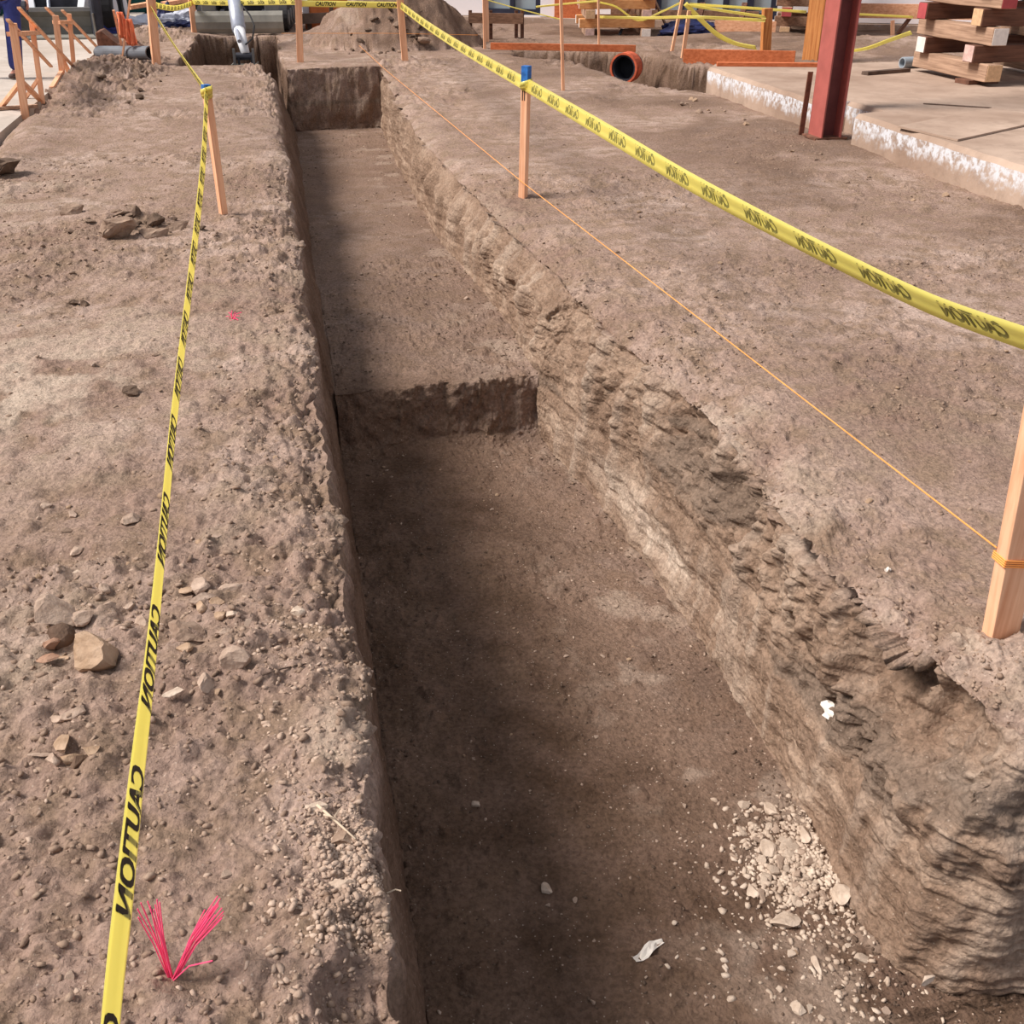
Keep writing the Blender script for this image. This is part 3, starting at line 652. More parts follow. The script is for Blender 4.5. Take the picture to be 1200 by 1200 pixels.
# ---- pink whisker markers
def whisker(px, py, ends, label, r=.0012):
    b = G(px, py); root = MB()
    for (ex, ey, k) in ends:
        e = D(ex, ey, FW(b)+k); mid_ = b.lerp(e, .5)+Vector((random.uniform(-.003,.003), random.uniform(-.003,.003), .008)); root.tube([b-UP*.012+Vector((random.uniform(-.004,.004),0,0)), mid_, e], r, 5)
    o = root.build('marker_whisker', M['pink'], base=b); tag(o, label, 'survey marker')
lf = [(161,1065,.03),(165,1058,.02),(173,1056,.04),(184,1054,.03),(187,1057,.05),(162,1075,.01),(176,1062,.02),(182,1060,.06),(169,1066,.05),(180,1066,0),(184,1070,.03)]
rt = [(255,1050,.03),(258,1053,.05),(256,1061,.02),(260,1064,.04),(262,1068,.03),(260,1076,.01),(240,1066,.04),(250,1062,.06),(246,1070,.02),(252,1072,.0),(256,1058,.05),(249,1126,-.05),(243,1076,.0),(262,1072,.04)]
whisker(201, 1146, lf+rt, 'hot pink plastic whisker marker splayed in a V on the left bank')
whisker(272, 374, [(268,366,.02),(272,364,.02),(276,366,.03),(281,370,.0),(265,371,0),(283,366,.03),(270,381,-.05),(279,375,-.02)], 'small faded pink whisker marker farther up the left bank', .0022)
# ---- stones placed one by one
def place(meshseed, c, s, mat, label, name='stone', cat='stone', rot=None, sub=3, group=None, cuts=9, sink=.3, smooth=False):
    vs, fs = rockmesh(meshseed, sub, cuts, 1.0)
    if cat == 'clod': rj = random.Random(meshseed); vs = [v*(1.15+rj.uniform(-.09, .09)+.18*math.sin(v.x*6+meshseed)*math.sin(v.y*5+1)*math.cos(v.z*6)) for v in vs]
    me = bpy.data.meshes.new(name)
    R = Euler(rot or (random.uniform(-.3,.3), random.uniform(-.3,.3), random.uniform(0,6.28))).to_matrix()
    me.from_pydata([tuple(R @ Vector((v.x*s[0], v.y*s[1], v.z*s[2]))) for v in vs], [], fs); me.materials.append(M[mat])
    if smooth: me.polygons.foreach_set('use_smooth', [True]*len(fs))
    o = bpy.data.objects.new(name, me); COL.objects.link(o); o.location = (c.x, c.y, c.z+s[2]*(.22 if cuts < 18 else .12)); return tag(o, label, cat, group)
def pxs(px, py, w, h, z=0.0, mat='stone', label='', name='stone', cat='stone', seed=None, k=.62, group=None, rot=None, cuts=9, sink=.3):
    c = G(px, py+h*.3, z); cuts = 18 if cat == 'clod' else cuts; sc = 1/((F*sP + cP*(py-600))/(CH-c.z))*1.0
    return place(seed if seed is not None else random.randint(0, 9999), c, (w*sc*.74, h*sc*.84, min(w,h)*sc*k), mat, label, name, cat, rot or (random.uniform(-.15,.15), random.uniform(-.15,.15), random.uniform(-.3,.3)), group=group, cuts=cuts, sink=sink)
hp = P(160, 266)
pxs(113, 752, 56, 44, mat='stone_tan', label='large flat faced tan rock, biggest on the left bank', seed=5, k=.5, cuts=6)
pxs(62, 712, 48, 36, mat='stone', label='lumpy pale rock up left of the largest tan rock', seed=12, k=.55, cuts=8)
pxs(71, 742, 24, 24, mat='stone_dark', label='round dark brown cobble between the two big rocks', seed=33, k=.6, cuts=2)
pxs(58, 754, 22, 17, mat='brick', label='reddish brown fragment left below the round dark cobble', seed=41)
pxs(55, 767, 20, 16, mat='brick', label='flat pale reddish fragment at the lower left of the rock cluster', seed=42, k=.3)
pxs(74, 768, 16, 8, mat='stone_tan', label='thin tan sliver under the round dark cobble', seed=44, k=.3)
pxs(115, 778, 26, 11, mat='stone_tan', label='small rounded tan lump just below the largest tan rock', seed=46)
pxs(96, 722, 26, 14, mat='stone', label='pitted pale lump above the largest tan rock', seed=47)
pxs(128, 706, 12, 13, mat='stone', label='small pale blocky stone right of the pitted lump', seed=48)
pxs(122, 688, 13, 10, mat='stone', label='pale oval stone near the tape above the blocky stone', seed=49)
pxs(90, 670, 13, 7, mat='stone_white', label='smooth white pebble above the rock cluster', seed=50, cuts=16)
pxs(153, 707, 12, 9, mat='stone', label='single pale pebble just left of the tape', seed=51)
pxs(167, 726, 13, 12, mat='stone', label='pale stone touching the left side of the tape', seed=52)
pxs(155, 607, 18, 13, mat='stone', label='pale rounded stone upper left of the tape, alone', seed=53)
pxs(88, 643, 14, 10, mat='stone', label='pale wedge stone above the white pebble', seed=54)
pxs(85, 602, 10, 8, mat='stone', label='small pale stone higher up the left bank', seed=55)
pxs(52, 590, 14, 12, mat='stone', label='pale stone farthest up left of the row of small stones', seed=56)
pxs(233, 682, 24, 22, mat='stone', label='round pale stone right of the tape, top of its cluster', seed=61, k=.65, cuts=12)
pxs(240, 698, 26, 13, mat='stone', label='slanted oblong stone under the round pale stone', seed=62)
pxs(235, 706, 12, 15, mat='stone_tan', label='tan stub below the slanted oblong stone', seed=63)
pxs(255, 702, 14, 9, mat='stone_tan', label='small tan stone at the right of the cluster', seed=64)
pxs(214, 690, 20, 9, mat='stone_tan', label='flat tan stone at the left of the round pale stone', seed=65, k=.35)
pxs(216, 700, 22, 9, mat='clod', label='flat clod below the flat tan stone', seed=66, k=.35, name='dirt_clod', cat='clod')
pxs(270, 686, 20, 12, mat='stone', label='jagged pale stone right of the cluster', seed=67)
pxs(219, 737, 34, 26, mat='clod', label='broad half buried tan clod right of the tape', seed=68, k=.35, name='dirt_clod', cat='clod')
pxs(215, 757, 16, 12, mat='stone_tan', label='tan lump just below the half buried clod', seed=69)
pxs(274, 718, 13, 12, mat='stone_white', label='small round whitish stone below the jagged one', seed=70)
pxs(260, 718, 12, 10, mat='stone_tan', label='tan pebble left of the small round whitish stone', seed=71)
pxs(262, 739, 17, 11, mat='stone', label='pale stone halfway between round whitish stone and wedge stone', seed=72)
pxs(277, 768, 26, 22, mat='stone', label='pale wedge shaped stone left of the dark twig', seed=73, cuts=6)
pxs(240, 797, 18, 18, mat='stone', label='knobbly stone with a dark hollow right of the tape', seed=74)
pxs(205, 808, 21, 11, mat='stone_white', label='flat oval whitish stone lowest beside the tape', seed=75, k=.4, cuts=14)
pxs(348, 714, 15, 13, mat='stone_white', label='whitish pebble near the left lip above the twig', seed=76)
pxs(323, 823, 12, 8, mat='stone_white', label='small white pebble below the dark twig', seed=77)
pxs(252, 628, 14, 11, mat='stone', label='pale stone right of the tape above its main cluster', seed=78)
pxs(237, 633, 10, 9, mat='stone_tan', label='tan pebble beside the pale stone above the cluster', seed=79)
pxs(83, 885, 22, 16, mat='stone_tan', label='tan stone in the lower left stone cluster', seed=80)
pxs(62, 886, 13, 18, mat='stone', label='upright pale stone at the left of the lower cluster', seed=81)
pxs(108, 878, 16, 13, mat='stone_tan', label='rounded tan stone at the right of the lower cluster', seed=82)
pxs(92, 887, 22, 18, mat='stone_dark', label='darker angular stone in the middle of the lower cluster', seed=83)
pxs(73, 868, 14, 18, mat='stone_tan', label='tall tan stone at the top of the lower cluster', seed=84)
pxs(50, 883, 24, 5, mat='stone', label='thin pale sliver at the left end of the lower cluster', seed=85, k=.4)
pxs(88, 832, 24, 12, mat='stone', label='pale crumbly lump above the lower cluster', seed=86)
pxs(68, 840, 18, 10, mat='stone', label='pale lump left of the crumbly one above the lower cluster', seed=87)
pxs(398, 1035, 28, 18, mat='stone_white', label='whitish jagged lump at the left lip of the trench', seed=88)
pxs(372, 942, 20, 10, mat='stone_white', label='pale chip at the lip above the pale stick', seed=89)
pxs(402, 975, 26, 24, mat='clod', label='big rounded clod right on the left lip by the pale stick', seed=90, name='dirt_clod', cat='clod')
pxs(135, 262, 34, 22, mat='clod', label='big brown clod in the low heap left of the leaning stake', seed=91, name='dirt_clod', cat='clod', k=.7)
pxs(160, 252, 22, 18, mat='clod_dark', label='dark upright clod on top of the low heap', seed=92, name='dirt_clod', cat='clod', k=.8)
pxs(182, 255, 18, 14, mat='clod_dark', label='dark clod right of the top of the low heap', seed=93, name='dirt_clod', cat='clod', k=.8)
pxs(178, 271, 26, 18, mat='clod', label='pale lit clod in front of the low heap', seed=94, name='dirt_clod', cat='clod', k=.8)
pxs(205, 265, 26, 13, mat='clod', label='clod at the right end of the low heap', seed=95, name='dirt_clod', cat='clod', k=.7)
pxs(88, 245, 22, 14, mat='clod', label='clod at the left end of the low heap', seed=96, name='dirt_clod', cat='clod')
pxs(5, 190, 26, 20, mat='clod_dark', label='dark clod cut by the left edge of the picture', seed=97, name='dirt_clod', cat='clod', k=.8)
pxs(152, 457, 20, 12, mat='clod_dark', label='dark clod on the left bank halfway up', seed=98, name='dirt_clod', cat='clod')
pxs(85, 352, 10, 12, mat='clod_dark', label='left one of two dark clods near the pale dust patch', seed=99, name='dirt_clod', cat='clod')
pxs(99, 355, 10, 10, mat='clod_dark', label='right one of two dark clods near the pale dust patch', seed=100, name='dirt_clod', cat='clod')
def scatter(n, pick, smin, smax, mats, name, cat, label, group, sink=.3, mn=5):
    pro = []
    for i in range(mn):
        vs, fs = rockmesh(500+i+n, 2, 7, .8); me = bpy.data.meshes.new(name); me.from_pydata([tuple(v) for v in vs], [], fs); me.materials.append(M[mats[i % len(mats)]]); pro.append(me)
    src = bpy.data.objects.new(name, pro[0]); done = 0
    while done < n:
        p = pick()
        if p is None: continue
        s = smin+(smax-smin)*random.random()**2
        o = src.copy(); o.data = pro[random.randrange(mn)]; COL.objects.link(o); o.location = (p[0], p[1], gz(p[0], p[1])+s*.2)
        o.scale = (s*random.uniform(.9,1.5), s*random.uniform(.8,1.2), s*random.uniform(.6,.95)); o.rotation_euler = (random.uniform(-.4,.4), random.uniform(-.4,.4), random.uniform(0,6.28))
        tag(o, label, cat, group); done += 1
    bpy.data.objects.remove(src)
cpile = P(955, 1008, -.83)
def pk_pile():
    a_ = random.gauss(cpile.x, .095), random.gauss(cpile.y, .10); return a_ if a_[0] < 1.33 else None
scatter(85, pk_pile, .007, .026, ['stone_white', 'stone', 'stone_white'], 'rubble_chunk', 'rubble', 'pale angular chunk in the rubble heap on the trench floor', 'rubble chunks heaped on the trench floor')
scatter(26, lambda: (random.uniform(1.0, 1.32), random.uniform(1.42, 1.75)), .005, .014, ['stone_white', 'stone'], 'rubble_chunk', 'rubble', 'small pale chip strewn near the right corner of the trench', 'rubble chips strewn near the trench corner')
scatter(60, lambda: (random.uniform(.35, 1.3), random.uniform(1.3, 4.8)), .005, .012, ['stone', 'stone_tan'], 'pebble', 'pebble', 'small pebble lying loose on the lower trench floor', 'pebbles on the lower trench floor')
scatter(22, lambda: (random.uniform(.35, 1.15), random.uniform(5.2, 11)), .008, .02, ['stone', 'stone_tan'], 'pebble', 'pebble', 'small pebble lying loose on the upper trench floor', 'pebbles on the upper trench floor')
def pk_l():
    p = (random.uniform(-2.2, 0), random.uniform(1.1, 9)); return p if p[0] > -.75-.27*p[1] else None
scatter(150, pk_l, .006, .019, ['stone', 'stone_tan', 'clod'], 'pebble', 'pebble', 'small pebble scattered on the left bank', 'pebbles scattered on the left bank')
scatter(60, lambda: (random.uniform(1.7, 4.2), random.uniform(2.2, 9)), .006, .018, ['clod', 'stone_tan'], 'pebble', 'pebble', 'small pebble scattered on the right bank', 'pebbles scattered on the right bank')
scatter(46, lambda: (random.gauss(hp.x, .22), random.gauss(hp.y-.03, .09)), .012, .04, ['clod', 'clod_dark', 'clod'], 'dirt_clod', 'clod', 'small clod in the low heap left of the leaning stake', 'clods in the low heap left of the leaning stake')
scatter(40, lambda: (random.gauss(MC[0]-.1, .6), MC[1]-random.uniform(.75, 1.5)), .03, .085, ['clod_dark', 'clod'], 'dirt_clod', 'clod', 'dark clod fallen at the foot of the big soil mound', 'clods at the foot of the big soil mound')
scatter(30, lambda: (random.uniform(-2.2, -1.2), random.uniform(11.5, 15)), .02, .06, ['clod_dark', 'clod'], 'dirt_clod', 'clod', 'dark clod on the raised soil beside the paving', 'clods on the raised soil beside the paving')
scatter(30, lambda: (4.45-random.random()*.35, random.uniform(6.2, 11)), .012, .05, ['clod', 'stone_tan'], 'dirt_clod', 'clod', 'clod lying along the foot of the concrete slab', 'clods along the foot of the concrete slab')
for px, py, w_, h_, zz, sd, lb in ((640,1040,11,13,-.83,201,'pale flat pebble alone in the middle of the trench floor'), (558,940,9,8,-.83,202,'pale pebble on the trench floor upper left of the lone one'), (905,945,13,18,-.83,203,'upper pale chunk apart left of the rubble heap'), (900,990,14,17,-.83,204,'lower pale chunk apart left of the rubble heap'), (881,1041,14,14,-.83,205,'pale chunk at the far left of the rubble heap'), (943,975,16,14,-.83,206,'large pale chunk on top of the rubble heap'), (984,1044,22,20,-.83,207,'big angular whitish chunk at the right of the rubble heap'), (920,1076,26,20,-.83,208,'pale lump lying just below the rubble heap'), (958,1128,9,16,-.83,209,'narrow pale stone below the rubble heap'), (1086,1146,16,10,-.83,210,'whitish crumb near the foot of the trench corner'), (935,1180,14,12,-.83,211,'pale chip at the bottom of the picture below the heap')):
    pxs(px, py, w_, h_, z=zz, mat='stone_white', label=lb, seed=sd, name='rubble_chunk', cat='rubble')
# ---- litter, twigs and roots
def twig(pix, r, mat, label, name, cat, z=0.0, lift=.006):
    pts = [G(x, y, z)+UP*lift for x, y in pix]; rr = [r*(1-.4*i/(len(pts)-1)) for i in range(len(pts))]
    tag(MB().tube(pts, rr, 6).build(name, M[mat], smooth=True), label, cat)
twig([(308,793),(330,786),(359,780)], .0028, 'brown', 'dark twig lying near the left lip of the trench', 'twig', 'twig')
twig([(372,948),(395,968),(417,988)], .0035, 'root', 'pale straw coloured stick lying across the crumbled left lip', 'stick', 'stick', lift=.012)
twig([(380,962),(392,966),(399,955)], .002, 'root', 'short pale splinter crossing the straw coloured stick', 'stick', 'stick', lift=.018)
e0 = G(452,1046); m = MB(); m.tube([e0-Vector((.02,0,.01)), e0+Vector((.02,0,.004)), D(470,1044,FW(e0))], .0016, 5); tag(m.build('root_hair', M['root'], base=e0), 'pale root hair poking out over the left lip', 'root')
def paper(cpx, w_, h_, z, label, name, seed, tilt=(0,0,0), cat='litter', pt=None):
    c = pt or (G(*cpx, z)+UP*.008); r_ = random.Random(seed); vs = []; n_ = 7
    R = Euler(tilt).to_matrix()
    for i in range(n_):
        for j in range(4):
            u_ = i/(n_-1)-.5; v_ = (j/3-.5)*(1-1.5*abs(u_)**1.4)
            vs.append(c+R@Vector((u_*w_, v_*h_+.15*h_*math.sin(u_*6), r_.uniform(-.004,.006)+.006*math.cos(u_*9))))
    m = MB(); m.add(vs, [(i*4+j, i*4+j+1, i*4+j+5, i*4+j+4) for i in range(n_-1) for j in range(3)])
    o = m.build(name, M['paper'], base=c); o.modifiers.new('thickness', 'SOLIDIFY').thickness = .001; tag(o, label, cat)
paper((760,1115), .105, .032, -.83, 'torn strip of dirty white paper on the trench floor', 'paper_scrap', 3, (0,.05,.42))
wp = PX(971, 832, 1.43); paper(None, .05, .055, 0, 'white plastic scrap stuck in the right trench wall', 'plastic_scrap', 5, (0,-1.2,.3), pt=wp)
paper((1040,670), .02, .012, 0, 'tiny orange red fragment near the plank stake', 'paper_scrap', 8)
# ---- concrete slab, column and things on it
sc_ = [P(829,78,.25), P(985,128,.25), P(1200,205,.25)]
back = P(960, 77, .25); xs = 4.72
m = MB(); prof = [(xs+.02, 2.0), (xs-.03, 5.8), (xs, 8.2), (xs+.28, 8.28), (xs+.28, 8.85), (xs, 8.9), (xs+.03, 11.5)]
rgt = [tuple(P(x_, y_, .25)[:2]) for x_, y_ in ((842, 73), (962, 75), (1065, 72), (1400, 68))] + [(16, 2.0)]
poly = prof + rgt; poly2 = []
for i in range(len(poly)):
    a_ = Vector((*poly[i], 0)); b2 = Vector((*poly[(i+1) % len(poly)], 0)); n_ = max(1, int((b2-a_).length/.12)) if i < 6 else 1
    for k in range(n_):
        p = a_.lerp(b2, k/n_); poly2.append((p.x+(random.uniform(-.012,.012) if 0 < k else 0), p.y))
n_ = len(poly2); zt = [.25+random.uniform(-.006,.004) for _ in poly2]
vs = [Vector((x, y, -.25)) for x, y in poly2] + [Vector((x, y, .215)) for x, y in poly2]
cx_, cy_ = 9, 8
ins = [Vector((x+(.03 if x < 6 else 0), y, .25)) for x, y in poly2]; vs += ins
fs = [tuple(range(n_-1, -1, -1)), tuple(range(2*n_, 3*n_))] + [(i, (i+1)%n_, n_+(i+1)%n_, n_+i) for i in range(n_)] + [(n_+i, n_+(i+1)%n_, 2*n_+(i+1)%n_, 2*n_+i) for i in range(n_)]
m.add(vs, fs); o = m.build('floor_slab', M['slab'], base=(0,0,0)); o['kind'] = 'structure'
cbz = gz(4.6, 8.5); col_ = empty('steel_column', (4.66, 8.55, cbz), 'red oxide steel column standing against the edge of the concrete slab', 'column')
x0, x1, y0, y1, hh = 4.56, 4.745, 8.42, 8.66, 3.4
MB().box((x0+.006, (y0+y1)/2, cbz+hh/2), (.014, y1-y0, hh)).build('flange', M['primer'], col_, bevel=.001)
MB().box((x1-.006, (y0+y1)/2, cbz+hh/2), (.014, y1-y0, hh)).build('flange', M['primer'], col_, bevel=.001)
MB().box(((x0+x1)/2, (y0+y1)/2, cbz+hh/2), (x1-x0-.026, .010, hh)).build('web', M['webshade'], col_)
MB().box(((x0+x1)/2, (y0+y1)/2, cbz+.01), (.30, .25, .02)).build('base_plate', M['rust'], col_, bevel=.002)
b = onz(P(938,160)); tag(MB().bar(b-UP*.1, D(950,84,FW(b)), .045, .012, up=(0,1,0)).build('rusty_flat_bar', M['rust'], base=b), 'rusty flat bar stuck in the soil left of the steel column', 'bar')
pb = onz(P(952,71)); pb.z = -.02
R_ = .35
o = MB().box(pb+Vector((0,0,1.3)), (.22, .22, 2.6), (0,0,-.85)).build('timber_post', M['postwood'], bevel=.006); tag(o, 'thick amber timber post behind the steel column', 'post')
a1 = P(800,75,-.02); a2 = P(931,73,.05)
o = MB().bar(a1+UP*.09, Vector((a2.x, a2.y, a1.z+.11)), .04, .19).build('form_board', M['form'], bevel=.003); tag(o, 'wide bright orange form board on edge behind the slab', 'board')
r1, r2 = P(840,75,.27), P(962,76,.27)
o = MB().bar(r1, r2, .09, .04).build('form_rail', M['form'], bevel=.003); tag(o, 'long narrow orange brown rail lying along the back of the slab', 'board')
r1, r2 = P(575,54,.12), P(745,57,.12)
o = MB().bar(r1, r2, .04, .09).build('form_rail', M['form'], bevel=.003); tag(o, 'thin orange board spanning the far pit left of the pipe mouth', 'board')
kp = D(737, 74, 13.9); km = D(723, 76, 13.6); root = empty('culvert_pipe', tuple(km), 'orange rimmed pipe mouth opening in the side of the far pit', 'pipe')
ax_ = Vector((.62, .78, 0)).normalized(); km = D(731, 80, 15.1)
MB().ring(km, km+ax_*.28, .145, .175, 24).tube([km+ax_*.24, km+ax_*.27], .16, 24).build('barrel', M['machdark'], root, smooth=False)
MB().ring(km-ax_*.02, km+ax_*.2, .170, .195, 24).build('rim', M['culvert'], root)
pp = P(1056,80,.25)+UP*.055; o = MB().ring(pp, pp+Vector((.45,.05,0)), .045, .057, 20).build('plastic_pipe', M['pvc']); tag(o, 'grey plastic pipe offcut poking out by the timber crib', 'pipe')
l1, l2 = P(1013,88,.25), P(1063,84,.25); o = MB().bar(l1+UP*.018, l2+UP*.018, .09, .035, n=3, jit=.002).build('wooden_plank', M['brown'], bevel=.002); tag(o, 'short dark plank lying on the slab left of the crib', 'plank')
l1, l2 = P(1082,122,.25), P(1162,127,.25); o = MB().bar(l1+UP*.004, l2+UP*.004, .03, .008).build('wooden_lath', M['brown']); tag(o, 'thin dark strip lying on the slab below the crib', 'lath')
q4 = [P(1052,150,.25), P(1122,166,.25), P(1230,142,.25), P(1165,128,.25)]
vs = [v+UP*.002 for v in q4]+[v+UP*.016 for v in q4]; o = MB().add(vs, [(3,2,1,0),(4,5,6,7)]+[(i,(i+1)%4,4+(i+1)%4,4+i) for i in range(4)]).build('plywood_sheet', M['slab']); tag(o, 'thin dusty sheet lying flat on the concrete slab', 'sheet')
# ---- timber cribs: every timber is a thing of its own
def timber(p, q_, w_, h_, mat, e0m, e1m, label, group, jag=0.0):
    base = (Vector(p)+Vector(q_))/2; root = empty('crib_timber', tuple(base-UP*h_/2), label, 'timber', group)
    MB().bar(p, q_, w_, h_, n=6, jit=.004).build('beam', M[mat], root, bevel=.008)
    d = (Vector(q_)-Vector(p)).normalized()
    for e, mm, s_ in ((Vector(p), e0m, -1), (Vector(q_), e1m, 1)):
        if mm: o = MB().bar(e+d*s_*.001, e+d*s_*.006, w_*.93, h_*.93).build('end_grain', M[mm], root, bevel=.004); o['label'] = M[mm].name
def crib(cx, cy, z0, yaw, L_, w_, h_, layers, along, across, desc, place_, gold=()):
    R = Matrix.Rotation(yaw, 3, 'Z'); c = Vector((cx, cy, 0)); z = z0+h_/2
    ends = ['endwhite', 'endpink', 'endred', 'endtan', 'endwhite']; ordn = ['bottom', 'second', 'third', 'fourth', 'fifth', 'sixth', 'seventh', 'eighth', 'ninth', 'tenth', 'eleventh']
    for k in range(layers):
        for s_ in (-1, 1):
            j = random.uniform(-.03,.03)
            if k % 2 == 0: p = Vector((s_*(L_/2-w_*.75)*.92, -L_/2+j, 0)); q_ = Vector((s_*(L_/2-w_*.75)*.92, L_/2+j, 0)); sd = 'left' if s_ < 0 else 'right'; mt = along
            else: p = Vector((-L_/2+j, s_*(L_/2-w_*1.0)*.9, 0)); q_ = Vector((L_/2+j, s_*(L_/2-w_*1.0)*.9, 0)); sd = 'front' if s_ < 0 else 'rear'; mt = across
            p = c+R@p; q_ = c+R@q_; p.z = q_.z = z
            e = random.choice(ends); e2 = random.choice(ends)
            if (k, s_) in CE: e, e2 = CE[(k, s_)]
            timber(p, q_, w_, h_-.003, 'timber_gold' if k in gold else mt, e, e2, '%s timber of the %s layer of %s' % (sd, ordn[k], place_), desc)
        z += h_
CE = {(0,-1):('endtan','endtan'), (1,-1):('endpink','endtan'), (1,1):('endwhite','endtan'), (2,-1):('endwhite','endtan'), (3,-1):('endtan','endtan'), (3,1):('endred','endtan'), (4,-1):('endred','endtan'), (5,-1):('endwhite','endtan'), (5,1):('endred','endtan')}
ang0 = math.atan2((P(1010,34)-P(470,23)).y, (P(1010,34)-P(470,23)).x)
k1 = P(1160, 96, .29); 
for px, lb in ((1146, 'reddish wood pad under the near corner of the big timber crib'),):
    c = P(px, 99, .25); tag(MB().box(c+Vector((.05,.1,.02)), (.36,.2,.04), (0,0,.1)).build('wood_pad', M['rust'], bevel=.003), lb, 'pad')
crib(k1.x+.50, k1.y+.62, .29, -.02, 1.32, .165, .158, 9, 'timber_y', 'timber_dark', 'timbers of the big crib stacked on the concrete slab', 'the big crib on the concrete slab')
CE = {}
k2 = P(955, 42); crib(k2.x+.25, k2.y+.55, -.02, ang0, 1.3, .17, .15, 9, 'timber_y', 'timber_x', 'timbers of the far crib behind the steel column', 'the far crib behind the steel column')
k3 = P(716, 43); crib(k3.x+.25, k3.y+.6, -.02, -.22, 1.25, .16, .14, 9, 'timber_y', 'timber_gold', 'timbers of the far crib near the tripod', 'the far crib near the tripod')
# ---- building at the back
bA, bB = P(470, 23), P(1010, 34); bd = (bB-bA).normalized(); bA = bA-bd*2.0; bn = Vector((-bd.y, bd.x, 0)); LB = 26.0
def bpt(s, z, off=0.0): return bA+bd*s+bn*off+UP*z
def spx(px, py=27):                      # distance along the wall at a pixel column
    a_ = P(px, py, .3); o_ = Vector((0,0,0)); dx = a_.x; dy = a_.y
    det = bd.x*(-dy)-(-dx)*bd.y; rx, ry = -bA.x, -bA.y; return (rx*(-dy)-(-dx)*ry)/det
ang = math.atan2(bd.y, bd.x)
wins = [(571,597),(602,627),(773,794),(800,815),(823,845),(852,873),(881,901),(668,668)]
wins = [(spx(a_), spx(b2)) for a_, b2 in wins[:-1]]
segs = []; s_ = -6.0; groups = [(wins[0][0]-.06, wins[1][1]+.10), (wins[2][0]-.1, wins[6][1]+.12)]
wl = MB()
for s0_, s1_ in ((-2.0, groups[0][0]), (groups[0][1], groups[1][0]), (groups[1][1], 26.0)):
    wl.box(bpt((s0_+s1_)/2, 1.85, .12), (s1_-s0_, .24, 3.5), (0,0,ang))
for g0, g1 in groups:
    wl.box(bpt((g0+g1)/2, 3.05, .12), (g1-g0, .24, 1.1), (0,0,ang)); wl.box(bpt((g0+g1)/2, .06, .12), (g1-g0, .24, .12), (0,0,ang))
o = wl.build('wall_back', M['plaster'], base=(0,0,0)); o['kind'] = 'structure'
o = MB().box(bpt(12, -.02, .05), (28, .5, .22), (0,0,ang)).build('trim_1', M['slab'], base=(0,0,0)); o['kind'] = 'structure'
for i, (g0, g1) in enumerate(groups):
    fr = MB(); ws = wins[:2] if i == 0 else wins[2:]
    fr.box(bpt((g0+g1)/2, .17, .1), (g1-g0, .12, .10), (0,0,ang)); fr.box(bpt((g0+g1)/2, 2.45, .1), (g1-g0, .12, .12), (0,0,ang))
    ed_ = [g0] + [v for w2 in ws for v in w2] + [g1]
    for k in range(0, len(ed_), 2):
        a_, b2 = ed_[k], ed_[k+1]; fr.box(bpt((a_+b2)/2, 1.3, .1), (max(b2-a_, .05), .13, 2.3), (0,0,ang))
    root = fr.build('window_%d' % (i+1), M['frame'], base=(0,0,0)); root['kind'] = 'structure'
    for w0, w1 in ws:
        MB().box(bpt((w0+w1)/2, 1.33, .12), (w1-w0+.02, .02, 2.3), (0,0,ang)).build('window_pane', M['glassy'] , root)
# floor slab of the building hidden behind: a dark room behind the glass
o = MB().box(bpt((spx(652)+spx(682))/2, 1.0, -.04), (.55, .05, 1.9), (0,0,ang)).build('plywood_sheet', M['form']); tag(o, 'orange plywood panel against the white wall behind the left crib', 'panel')
tag(MB().box(bpt(spx(990)+1.4, .35, -.9), (3.4, .06, .22), (0,0,ang)).build('ground_board', M['lath_x']), 'pale boards lying at the foot of the white wall on the right', 'board')
tag(MB().box(bpt(spx(805), .22, -.75), (2.6, .05, .16), (0,0,ang)).build('batter_rail', M['timber_x']), 'long weathered rail in front of the dark framed windows', 'board')
b1 = P(872,42); tag(MB().box(b1+Vector((0,0,.1)), (1.0,.05,.25), (0,0,ang)).build('plywood_offcut', M['lath_x']), 'pale plywood offcut half buried left of the short orange post', 'board')
for px, tp, lb in ((815,824,'dark timber prop leaning below the window behind the tarpaulin'), (865,873,'dark timber prop leaning behind the pale offcut')):
    b = P(px, 38); o = MB().bar(b, D(tp, 4, FW(b)+.3), .09, .06).build('timber_prop', M['timber_dark'], bevel=.003); tag(o, lb, 'prop')
b = P(1052,40); o = MB().bar(b, D(1073,12,FW(b)), .07, .05).build('timber_prop', M['rust']); tag(o, 'rusty brace leaning against the left of the big crib', 'prop')
for px, ty, lb in ((1046,24,'small lath standing against the pale boards at right'),):
    b = P(px, 42); tag(MB().bar(b, D(px, ty, FW(b)), .06, .03).build('wooden_stake', M['lath']), lb, 'stake')
# batter board with posts in front of the window
bb = empty('batter_board', tuple(P(580, 38)), 'weathered batter board on stakes in front of the left window', 'batter board')
a1, a2 = D(549, 21, 18.2), D(613, 22, 18.2); MB().bar(a1, a2, .04, .15).build('rail', M['timber_x'], bb)
for px, y1 in ((553, 40), (572, 40), (607, 42), (614,40)):
    b = P(px, y1); d2 = (18.2)/FW(b); b = P(px, y1)*1.0; t_ = D(px-(2 if px != 572 else -3), 12, 18.25); MB().bar(Vector((t_.x, t_.y, -.02)), t_, .05, .04).build('leg', M['timber_dark'], bb)
